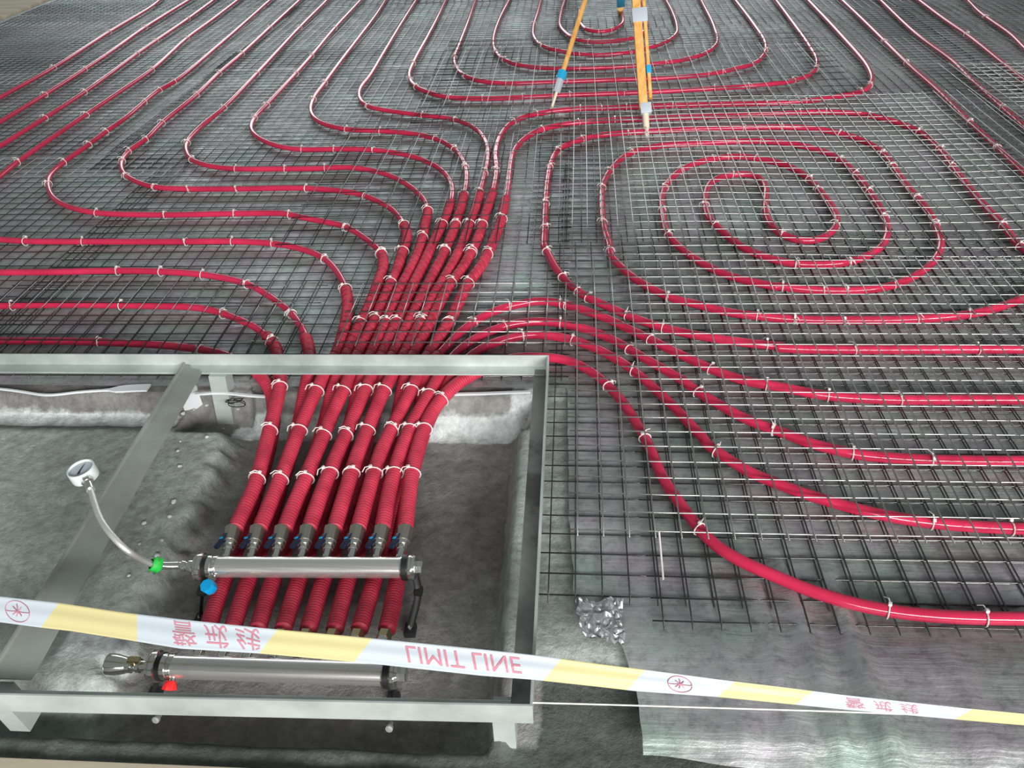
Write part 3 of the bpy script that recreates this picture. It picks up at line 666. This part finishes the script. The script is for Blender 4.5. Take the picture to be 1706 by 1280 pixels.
# white foam block near the back leg
bq = up(323, 688, -.085)
mb = MB()
mb.box((-.024, -.020, 0), (.024, .020, .095), bev=.003, M=Matrix.Translation((bq.x, bq.y+.012, -.094)) @ Matrix.Rotation(.45, 4, 'Z') @ Matrix.Rotation(.14, 4, 'X'))
o = mb.build('foam_block', M_strip); tag(o, 'small white block propped in the pit behind the cross rail, left of the back leg', 'block')
# wire scrap coil and rubble near the back leg
pts = []
cq = up(395, 680, -.035)
for k in range(46):
    a = k*.42; pts.append(cq+Vector((.022*math.cos(a)+.004*math.sin(k), .012*math.sin(a), .010+.0014*k*.3+.006*math.sin(a*.7))))
o = MB().tube(pts, .0012, 5).build('wire_scrap', M_wire); tag(o, 'tangled scrap of dark wire on the mortar just right of the back leg', 'wire')
# concrete crumbs
crumb_me = []
for k in range(3):
    bm = bmesh.new(); bmesh.ops.create_icosphere(bm, subdivisions=2, radius=.007)
    for v in bm.verts: v.co *= 1+.5*nz(*(v.co*140+Vector((k*7, 0, 0)))); v.co.z *= .65
    me = bpy.data.meshes.new('concrete_crumb'); bm.to_mesh(me); bm.free(); me.materials.append(M_dry); crumb_me.append(me)
for k, (px_, py_) in enumerate([(305, 690), (330, 702), (352, 697), (300, 735), (372, 712), (388, 705), (300, 778), (290, 838), (318, 720), (345, 730), (270, 900), (240, 872), (232, 905), (402, 700), (296, 752), (283, 862), (215, 960), (262, 925), (868, 685), (858, 692), (878, 700), (862, 702)]):
    if True:
        q = up(px_, py_, -.06); q = up(px_, py_, floor_h(q.x, q.y))
        o = bpy.data.objects.new('concrete_crumb', crumb_me[k % 3]); COL.objects.link(o)
        o.location = (q.x, q.y, floor_h(q.x, q.y)+.002); o.rotation_euler = (0, 0, k*1.3); s_ = .35+.45*random.random(); o.scale = (s_, s_*1.1, s_)
        if px_ > 800: tag(o, 'pale crumb of mortar in the back right corner of the pit', 'rubble', 'crumbs in the right pit corner')
        else: tag(o, 'pale crumb of mortar on the broken ledge by the cross rail', 'rubble', 'crumbs on the broken ledge')
# white edge strip along the floor edge
def strip(px, label, wid=.007, z=.004):
    P = smooth_line(spline([up(x, y, z) for x, y in px], .02), 2)
    v = []; f = []
    for i, p in enumerate(P):
        wv = wid(i/(len(P)-1)) if callable(wid) else wid
        v += [p+Vector((0, -wv/2, -.003)), p+Vector((0, -wv/2, .002)), p+Vector((0, wv/2, .002)), p+Vector((0, wv/2, -.003))]
    for i in range(len(P)-1):
        a = i*4; f += [(a, a+4, a+5, a+1), (a+1, a+5, a+6, a+2), (a+2, a+6, a+7, a+3), (a+3, a+7, a+4, a)]
    f += [(0, 1, 2, 3), tuple(len(P)*4-4+q for q in (3, 2, 1, 0))]
    o = mobj('edge_strip', v, f, M_strip, None, False); tag(o, label, 'edge strip'); return o
strip([(-60, 645), (0, 648), (40, 653), (80, 659), (130, 653), (180, 650), (215, 647), (248, 646)], 'white foam strip on the pit rim left of the cross rail, widening rightward', wid=lambda t: .005+.022*sm(.78, .86, t))
strip([(325, 657), (370, 654), (410, 659), (452, 661)], 'short white edge strip on the pit rim between back leg and first pipe')
strip([(748, 657), (800, 656), (850, 654), (884, 653)], 'white edge strip on the pit rim right of the pipes')

# ------------------------------------------------------------------ manifold
MF = tag(empty('pipe_manifold', (-.5, .95, -.10)), 'stainless two-bar heating manifold with blue levers in the pit inside the frame', 'manifold')
MFI = Matrix.Translation(MF.location).inverted()
def mpart(mb, name, M, parent=None, label=None):
    o = mb.build(name, M, parent or MF, True)
    if parent is None: o.matrix_parent_inverse = MFI
    if label: o['label'] = label
    return o
def frame_to(a, b, upv=Vector((0, 0, 1))):
    """matrix whose z runs from a to b"""
    z = (b-a).normalized(); x = upv.cross(z).normalized(); y = z.cross(x)
    M = Matrix.Identity(4)
    for i in range(3): M[i][0] = x[i]; M[i][1] = y[i]; M[i][2] = z[i]; M[i][3] = a[i]
    return M
RB = .0203
def hexprof(r0, r1, n=6): return n
def bar(p0, p1, zc, left_px, right_px, plug):
    A, B = up(*p0, zc), up(*p1, zc); M = frame_to(A, B); L = (B-A).length
    mpart(MB().lathe([(RB-.002, 0), (RB, .002), (RB, L-.002), (RB-.002, L)], M, 40), 'manifold_bar', M_tube)
    # threaded ring, collar and clamp at either end
    mb = MB(); mb.lathe([(RB+.0015, .006), (RB+.0022, .007), (RB+.0015, .0085), (RB+.0022, .010), (RB+.0015, .0115), (RB+.0022, .013), (RB+.0012, .0145)], M, 32)
    mb.lathe([(.020, -.030), (.0265, -.028), (.0275, -.024), (.0250, -.0225), (.0275, -.021), (.0275, -.014), (.024, -.012), (.023, .004)], M, 32)
    mpart(mb, 'end_collar', M_chrome)
    mb = MB(); mb.lathe([(.022, L-.004), (.0225, L+.010), (.0250, L+.012), (.0252, L+.017), (.0235, L+.0185), (.0250, L+.020), (.0225, L+.024), (.014, L+.0245)], M, 32)
    mb.lathe([(.0125, L+.024), (.0130, L+.026), (.0130, L+.036), (.011, L+.038)], M, 6)
    mpart(mb, 'end_plug', M_chrome)
    return A, B, M, L
A1_, B1_, M1, L1_ = bar((352, 945), (672, 946), .0, 0, 0, 0)
A2_, B2_, M2, L2_ = bar((278, 1111), (642, 1123), -.015, 0, 0, 0)
for A, B, M, L in ((A1_, B1_, M1, L1_), (A2_, B2_, M2, L2_)):
    for h in (-.009, L+.004):
        mb = MB(); mb.lathe([(.0235, h-.0055), (.0248, h-.005), (.0248, h+.005), (.0235, h+.0055)], M, 28)
        mb.box((-.006, -.030, h-.005), (.006, -.018, h+.005), bev=.001, M=M)
        mpart(mb, 'clamp_band', M_black)
# black bracket straps running down from the upper bar to the pit floor
for (pa, pb, pc) in (((690, 955), (697, 985), (683, 1048)), ((338, 965), (337, 985), (334, 1030))):
    a = up(*pa, -.012); b = up(*pb, -.045); c = up(*pc, -.088)
    mb = MB(); P = smooth_line(spline([a, b, c], .006), 2)
    mb.tube(P, .0075, 8, sq=(.35, 1.0))
    mb.box((c.x-.011, c.y-.012, -.102), (c.x+.011, c.y+.014, -.086), bev=.002)
    mb.box((b.x-.0085, b.y-.009, b.z-.006), (b.x+.0085, b.y+.009, b.z+.006), bev=.0015)
    s = mpart(mb, 'bracket_strap', M_black)
    mb = MB().lathe([(.0045, 0), (.0045, .003), (.003, .0045)], Matrix.Translation((c.x, c.y, -.086)), 10); mb.build('screw', M_chrome, s)
for (pa, pb) in (((664, 1136), (655, 1158)), ((262, 1132), (258, 1150))):
    a = up(*pa, -.035); b = up(*pb, -.085)
    mb = MB(); mb.tube([a, a.lerp(b, .5), b], .008, 8, sq=(.35, 1)); mb.box((b.x-.011, b.y-.008, -.102), (b.x+.011, b.y+.008, -.084), bev=.002)
    mpart(mb, 'bracket_strap', M_black)
# valves of the upper bar
px_n = [378, 419, 460, 503, 544, 586, 628, 667]; px_t = [388, 429, 470, 512, 553, 595, 636, 675]
for xn, xt in zip(px_n, px_t):
    a = up(xn, 925, .004); b = up(xt, 883, .004); M = frame_to(a, b); L = (b-a).length
    mb = MB(); mb.lathe([(.0085, -.010), (.0085, .012), (.0105, .013), (.0105, .019), (.0078, .0205), (.0078, .026)], M, 18)
    mb.lathe([(.0078, .022), (.0125, .0225), (.0125, .034), (.0105, .036)], M, 12)
    v_ = mpart(mb, 'valve', M_chrome)
    mb = MB(); mb.lathe([(.0100, .031), (.0150, .033), (.0165, L-.008), (.0172, L-.006), (.0172, L+.002), (.012, L+.003)], M, 8)
    mb.build('compression_nut', M_nick, v_)
    hm = M @ Matrix.Translation((-.0005, 0, .024)) @ Matrix.Rotation(.35, 4, 'Z')
    side = Vector((-1, .05, 0)).normalized(); c = a.lerp(b, .42)
    mb = MB(); mb.tube([c+Vector((0, 0, .004)), c+side*.010+Vector((0, 0, .006))], .0045, 10)
    Lm = Matrix.Translation(c+side*.0135+Vector((0, 0, .009))) @ Matrix.Rotation(-.22, 4, 'Z') @ Matrix.Rotation(-.35, 4, 'Y')
    mb.box((-.0055, -.021, -.003), (.0055, .019, .005), bev=.0028, M=Lm)
    h_ = mb.build('lever', M_dblue, v_); h_['label'] = 'dark blue lever'
    mb = MB(); mb.box((-.0048, .0010, .0045), (.0032, .0055, .0064), bev=.001, M=Lm); mb.build('lever_cap', M_blue, v_)
# valves of the lower bar
for k in range(8):
    a = up(x1045[k]-18, 1092, -.020); b = up(x1045[k]-4, 1056, -.026); M = frame_to(a, b); L = (b-a).length
    mb = MB(); mb.lathe([(.0085, -.010), (.0085, .008), (.0105, .009), (.0105, .016), (.0078, .0175), (.0078, .02), (.0125, .0205), (.0125, L-.014), (.0105, L-.012)], M, 14)
    v_ = mpart(mb, 'valve', M_chrome)
    mb = MB(); mb.lathe([(.0120, L-.016), (.0140, L-.015), (.0140, L+.001), (.011, L+.002)], M, 6); mb.build('compression_nut', M_brass, v_)
# drain caps: blue on the upper bar, red on the lower one
q = up(346, 975, .004); e = up(352, 952, .004)
mb = MB(); Mq = frame_to(up(357, 957, -.004), up(346, 974, .0))
mb.lathe([(.0055, -.004), (.0055, .006), (.008, .007), (.008, .011)], Mq, 12); mpart(mb, 'drain_valve', M_chrome)
Mq = Matrix.Translation(up(346, 977, .004)) @ Matrix.Rotation(.35, 4, 'X') @ Matrix.Rotation(-.15, 4, 'Y')
mb = MB(); mb.lathe([(.0125, -.014), (.0135, -.012), (.0135, .004), (.0125, .006)], Mq, 8); mpart(mb, 'drain_cap', M_blue, None, 'bright blue octagonal drain cap')
mb = MB(); Mq = frame_to(up(288, 1128, -.02), up(284, 1142, -.024)); mb.lathe([(.005, 0), (.005, .010), (.007, .011), (.007, .015)], Mq, 12); mpart(mb, 'drain_valve', M_chrome)
qa, qb = up(285, 1134, -.02), up(282, 1150, -.03)
mb = MB(); mb.lathe([(.0075, 0), (.0100, .003), (.0128, .012), (.0130, .0145), (.011, .0155)], frame_to(qa, qb), 8); mpart(mb, 'drain_cap', M_red, None, 'red flared drain cap')
# inlet valve with flared plated end on the lower bar's left
Mi = frame_to(A2_+(A2_-B2_).normalized()*.026, A2_+(A2_-B2_).normalized()*.2)
mb = MB()
mb.lathe([(.017, -.004), (.017, .004), (.0125, .006)], Mi, 12)
mb.lathe([(.0095, .004), (.0095, .020), (.0125, .022), (.0125, .028), (.0105, .030), (.0105, .036), (.0135, .038), (.0135, .046)], Mi, 16)
fv = mpart(mb, 'inlet_valve', M_chrome)
mb = MB(); mb.lathe([(.0130, .045), (.0150, .050), (.0190, .066), (.0205, .078), (.0200, .080), (.016, .079), (.012, .060)], Mi, 14); mb.build('flared_nut', M_chrome, fv)
mb = MB(); mb.tube([Mi @ Vector((0, 0, .032)), Mi @ Vector((.004, .018, .030))], .0055, 10); mb.box((-.006, .014, .018), (.006, .020, .040), bev=.002, M=Mi); mb.build('valve_stem', M_brass, fv)

# ------------------------------------------------------------------ pressure gauge with hose
gc = up(134, 781, .118)
PG = tag(empty('pressure_gauge', (gc.x, gc.y, gc.z-.02)), 'white round pressure gauge on a braided hose resting across the cross rail', 'pressure gauge')
PI_ = Matrix.Translation(PG.location).inverted()
def gpart(mb, name, M, label=None):
    o = mb.build(name, M, PG, True); o.matrix_parent_inverse = PI_
    if label: o['label'] = label
    return o
Mg = Matrix.Translation(gc) @ Matrix.Rotation(-.10, 4, 'Y') @ Matrix.Rotation(.03, 4, 'X')
RG = .0275
gpart(MB().lathe([(RG-.003, -.026), (RG-.0005, -.0245), (RG, -.022), (RG, .0), (RG-.0005, .0015), (RG-.0025, .0018), (RG-.003, .0), (RG-.003, -.004)], Mg, 40), 'gauge_case', M_white)
gpart(MB().lathe([(RG-.003, -.0038), (RG-.0035, -.0032)], Mg, 40), 'dial_face', M_dial)
mb = MB()
na, nb = Mg.inverted() @ up(130.5, 788.5, .116), Mg.inverted() @ up(143, 771, .116)
d_ = (nb-na); d_.z = 0; d_.normalize(); pd = Vector((-d_.y, d_.x, 0))
na.z = nb.z = -.0015
mb.add([Mg @ q for q in (na-d_*.004+pd*.0014, na-d_*.004-pd*.0014, na+d_*.006-pd*.0018, nb-pd*.0003, nb+pd*.0003, na+d_*.006+pd*.0018)], [(0, 1, 2, 3, 4, 5)])
mb.lathe([(.0022, -.0030), (.0022, -.0005), (.001, 0)], Mg @ Matrix.Translation(na+d_*.002), 12)
gpart(mb, 'needle', M_needle)
mb = MB()
for k in range(21):
    a = math.radians(-45+k*13.5); r0, r1 = RG*.74, RG*.84
    c, s = math.cos(a), math.sin(a); w2 = .00025
    mb.add([Mg @ Vector((r0*c-w2*s, r0*s+w2*c, -.0030)), Mg @ Vector((r0*c+w2*s, r0*s-w2*c, -.0030)), Mg @ Vector((r1*c+w2*s, r1*s-w2*c, -.0030)), Mg @ Vector((r1*c-w2*s, r1*s+w2*c, -.0030))], [(0, 1, 2, 3)])
gpart(mb, 'dial_ticks', M_needle)
hp = [(147, 806, .106), (151, 816, .106), (157, 836, .106), (167, 864, .104), (187, 893, .100), (211, 917, .078), (234, 931, .045), (255, 941, .020), (278, 943, .006), (297, 942.5, .001)]
HP = smooth_line(spline([up(*q) for q in hp], .006), 3)
mb = MB(); mb.lathe([(.009, -.010), (.009, .006), (.0115, .007), (.0115, .016), (.0085, .017)], frame_to(up(143, 797, .107), up(148, 808, .106)), 6)
gpart(mb, 'gauge_nut', M_chrome)
gpart(MB().tube(HP, .0062, 12), 'braided_hose', M_hose)
mb = MB(); mb.tube(HP[0:5], .0082, 14); gpart(mb, 'hose_ferrule', M_chrome); mb = MB(); mb.tube(HP[-6:], .0078, 12); gpart(mb, 'hose_ferrule', M_chrome)
mb = MB(); mb.lathe([(.0075, 0), (.0075, .006), (.0105, .0065), (.0105, .014), (.0085, .015), (.0085, .018), (.012, .019), (.013, .026), (.013, .030)], frame_to(up(299, 942.5, .001), A1_+(A1_-B1_).normalized()*.026), 10)
gpart(mb, 'hose_union', M_chrome)
# ragged green sealing tape
i0 = min(range(len(HP)), key=lambda i: abs(pix(HP[i])[0]-261)); T_ = (HP[i0+2]-HP[i0-2]).normalized()
Mt = frame_to(HP[i0]-T_*.009, HP[i0]+T_*.009)
v = []; f = []; n = 22; prof = [(.0095, 0), (.0125, .003), (.0115, .009), (.013, .015), (.010, .019)]
for r, h in prof:
    for k in range(n):
        a = 2*PI*k/n; rr = r*(1+.35*abs(nz(k*.9, h*300, 4)))+(.007 if (k in (5, 6, 16)) and h in (.003, .015) else 0)
        v.append(Mt @ Vector((rr*math.cos(a), rr*math.sin(a), h+.003*nz(k*1.3, h*200))))
for i in range(len(prof)-1):
    for k in range(n): f.append((i*n+k, i*n+(k+1) % n, (i+1)*n+(k+1) % n, (i+1)*n+k))
o = mobj('sealing_tape', v, f, M_green, PG); o.matrix_parent_inverse = PI_; o['label'] = 'bright green ragged sealing tape'

# ------------------------------------------------------------------ barrier tape across the front
TOP = [(-400, 951), (-40, 990), (0, 994), (100, 1005), (200, 1020), (300, 1032), (430, 1046), (600, 1062), (700, 1072), (800, 1082), (890, 1092), (1000, 1107), (1080, 1117), (1200, 1133), (1300, 1145), (1400, 1158), (1500, 1169), (1600, 1180), (1706, 1190), (1800, 1199), (2200, 1235)]
BOT = [(-400, 995), (-40, 1033), (0, 1037), (60, 1045), (120, 1052), (190, 1063), (300, 1081), (430, 1089), (600, 1104), (700, 1115), (800, 1126), (890, 1133), (1000, 1145), (1060, 1152), (1200, 1162), (1300, 1172), (1400, 1182), (1500, 1191), (1600, 1200), (1706, 1209), (1800, 1217), (2200, 1251)]
ztp = lambda x: .135-.03*min(1, max(0, x/1706))
def tape_pt(x, v_, lift=0):
    """x: picture column of the tape station, v_: 0 bottom .. 1 top"""
    yt, yb = lerp_tab(TOP, x), lerp_tab(BOT, x)
    z0 = ztp(x)
    a = up(x, yb, z0-.012); b = up(x, yt, z0+.012)
    p = a.lerp(b, v_); nrm = (Vector((0, 0, CAMH))-p).normalized()
    return p+nrm*(.0022*math.cos((v_-.45)*PI*3)*(.4+.6*abs(nz(x*.004, 3)))+lift)
BT = []; BF = []; UVs = []
xs = [-400+2600*i/300 for i in range(301)]; nv = 12
for x in xs:
    for j in range(nv+1): BT.append(tape_pt(x, j/nv)); UVs.append((x/1000, j/nv))
for i in range(300):
    for j in range(nv):
        a = i*(nv+1)+j; BF.append((a, a+nv+1, a+nv+2, a+1))
TP = mobj('barrier_tape', BT, BF, M_tape); tag(TP, 'white and yellow plastic barrier tape stretched across the front, reading upside down', 'barrier tape')
uvl = TP.data.uv_layers.new(name='UVMap')
for lp in TP.data.loops: uvl.data[lp.index].uv = UVs[lp.vertex_index]
so = TP.modifiers.new('thickness', 'SOLIDIFY'); so.thickness = .0003
def tape_text(txt, x0, x1, v0, v1, name='printed_letters'):
    cu = bpy.data.curves.new('t', 'FONT'); cu.body = txt; cu.size = 1; cu.resolution_u = 3
    ob = bpy.data.objects.new('t', cu); COL.objects.link(ob)
    bpy.context.view_layer.update()
    dg = bpy.context.evaluated_depsgraph_get()
    me = bpy.data.meshes.new_from_object(ob.evaluated_get(dg)); bpy.data.objects.remove(ob)
    if not me.vertices: return
    bm = bmesh.new(); bm.from_mesh(me)
    bmesh.ops.subdivide_edges(bm, edges=[e for e in bm.edges if e.calc_length() > .25], cuts=2)
    mnx = min(v.co.x for v in bm.verts); mxx = max(v.co.x for v in bm.verts); mny = min(v.co.y for v in bm.verts); mxy = max(v.co.y for v in bm.verts)
    for v in bm.verts:
        s_ = (v.co.x-mnx)/(mxx-mnx); t_ = (v.co.y-mny)/(mxy-mny)
        v.co = tape_pt(x0+(x1-x0)*s_-8*(v0+(v1-v0)*(1-t_)-.5), v0+(v1-v0)*(1-t_), .0009)     # printed text is seen flipped top to bottom
    me2 = bpy.data.meshes.new(name); bm.to_mesh(me2); bm.free(); me2.materials.append(M_print)
    o = bpy.data.objects.new(name, me2); COL.objects.link(o); o.parent = TP
tape_text('LIMIT LINE', 678, 868, .20, .84)
for ch, xa, xb_ in (('警', 286, 326), ('戒', 342, 380), ('线', 394, 434)): tape_text(ch, xa, xb_, .10, .93)
for ch, xa, xb_ in (('警', 1408, 1440), ('戒', 1458, 1486), ('线', 1502, 1530)): tape_text(ch, xa, xb_, .15, .85)
def logo(xc, hw):
    mb = MB()
    P = lambda a, b: tape_pt(xc+a*hw-b*2, .5+b*.40, .0010)
    mb.tube([P(math.cos(k*2*PI/30), math.sin(k*2*PI/30)) for k in range(30)], .0006, 4, closed=True)
    mb.tube([P(-.98+k*.196, -.05-.02*math.sin(k)) for k in range(11)], .0006, 4)
    for a, b in ((0, .68), (-.34, .42), (.36, .42), (-.12, -.5), (.3, -.42), (-.42, -.38)):
        mb.tube([P(0, -.03), P(a*.6+.04, b*.5), P(a, b)], .0008, 4)
    mb.build('printed_emblem', M_print, TP)
logo(29, 20); logo(1133, 20)

# cream cord from the frame corner to the right edge
cps = [(884, 1171, .088), (1000, 1174, .080), (1200, 1180, .075), (1400, 1186, .072), (1500, 1190, .072), (1706, 1198, .075), (1800, 1202, .075), (2200, 1222, .08)]
o = MB().tube(smooth_line(spline([up(*q) for q in cps], .03), 3), .0012, 6).build('cord', M_cord)
tag(o, 'thin cream cord stretched from the frame corner to the right under the tape', 'cord')

# ------------------------------------------------------------------ tripod
fa, fb, fc = up(915, 193), up(1078, 230), up(1033, 24)
dr = ray(1046, -229); ty = (fa.y+fb.y+fc.y)/3; apex = Vector((0, 0, CAMH))+dr*(ty/dr.y)
TR = tag(empty('survey_tripod', ((fa.x+fb.x+fc.x)/3, ty, 0)), 'orange wooden survey tripod with light blue clamps standing on the far mesh', 'tripod')
TI = Matrix.Translation(TR.location).inverted()
def tpart(mb, name, M, parent=None, label=None, smooth=True):
    o = mb.build(name, M, parent or TR, smooth)
    if parent is None: o.matrix_parent_inverse = TI
    if label: o['label'] = label
    return o
def lp(foot, t): return foot.lerp(apex, t)
def tleg(foot, hw, gap, tlow, side):
    L = (apex-foot).length; M = frame_to(foot, apex, Vector((1, .05, 0)) if side else Vector((0, 0, 1)))
    ax = 1
    mb = MB()
    # lower inner rod down to the tip, tapered
    mb.lathe([(.002, .0), (.006, .02), (.0065, .06), (.0078, tlow*L+.02)], M, 8)
    leg_ = tpart(mb, 'leg', M_palewood)
    mb = MB()
    for s in ((-1, 1) if gap else (0,)):
        o_ = s*gap
        mb.box((o_-hw, -.010, tlow*L-.005), (o_+hw, .010, L-.02), bev=.003, M=M)
    tpart(mb, 'wooden_rail', M_wood, leg_)
    mb = MB(); mb.box((-gap-hw-.004, -.014, tlow*L-.055), (gap+hw+.004, .014, tlow*L+.03), bev=.003, M=M); tpart(mb, 'foot_clamp', M_pale, leg_)
    return M, L, leg_
apx = apex
Ma, La, lA = tleg(fa, .0070, .0, .145, False)
mb = MB(); mb.box((-.014, -.018, La*.150), (.014, .018, La*.185), bev=.003, M=Ma); tpart(mb, 'blue_clamp', M_blueclamp, lA)
mb = MB(); mb.box((-.018, -.022, La*.53), (.016, .020, La*.585), bev=.003, M=Ma); tpart(mb, 'blue_clamp', M_blueclamp, lA)
# thick near leg: two rails side by side
Lb = (apex-fb).length; Mb = frame_to(fb, apex, Vector((0, 1, -.2)))
mb = MB(); mb.lathe([(.003, 0), (.010, .012), (.014, .05), (.0150, Lb*.12)], Mb, 10); lB = tpart(mb, 'leg', M_palewood, None, 'pale lower tip of the thick leg')
mb = MB(); mb.box((-.020, -.020, Lb*.082), (.026, .020, Lb*.118), bev=.003, M=Mb); tpart(mb, 'foot_clamp', M_pale, lB)
mb = MB(); mb.box((-.024, -.016, Lb*.10), (.012, .016, Lb-.03), bev=.004, M=Mb); tpart(mb, 'wooden_rail', M_wood, lB)
mb = MB(); mb.box((.0185, -.014, Lb*.135), (.033, .014, Lb-.03), bev=.004, M=Mb @ Matrix.Translation((0, .0, 0))); tpart(mb, 'wooden_rail', M_wood, lB)
mb = MB(); mb.box((.016, -.017, Lb*.222), (.037, .017, Lb*.250), bev=.003, M=Mb); tpart(mb, 'blue_clamp', M_blueclamp, lB)
mb = MB(); mb.box((-.028, -.020, Lb*.405), (.037, .020, Lb*.455), bev=.004, M=Mb); tpart(mb, 'collar', M_pale, lB)
mb = MB(); mb.box((.014, -.019, Lb*.50), (.040, .019, Lb*.545), bev=.003, M=Mb); tpart(mb, 'blue_clamp', M_blueclamp, lB)
# far leg
Lc = (apex-fc).length; Mc_ = frame_to(fc, apex, Vector((0, -1, .2)))
mb = MB(); mb.lathe([(.004, 0), (.018, .03), (.02, .10)], Mc_, 10); lC = tpart(mb, 'leg', M_wood)
mb = MB(); mb.box((-.024, -.02, .16), (.024, .02, .36), bev=.004, M=Mc_); tpart(mb, 'blue_clamp', M_blueclamp, lC)
mb = MB(); mb.box((-.025, -.014, .25), (.025, .014, Lc-.03), bev=.004, M=Mc_); tpart(mb, 'wooden_rail', M_wood, lC)
mb = MB(); mb.lathe([(.05, -.05), (.085, -.04), (.09, -.01), (.085, .005), (.03, .01)], Matrix.Translation(apex), 24); tpart(mb, 'tripod_head', M_pale)

for q in bpy.data.objects:
    if q.name == 't': bpy.data.objects.remove(q)
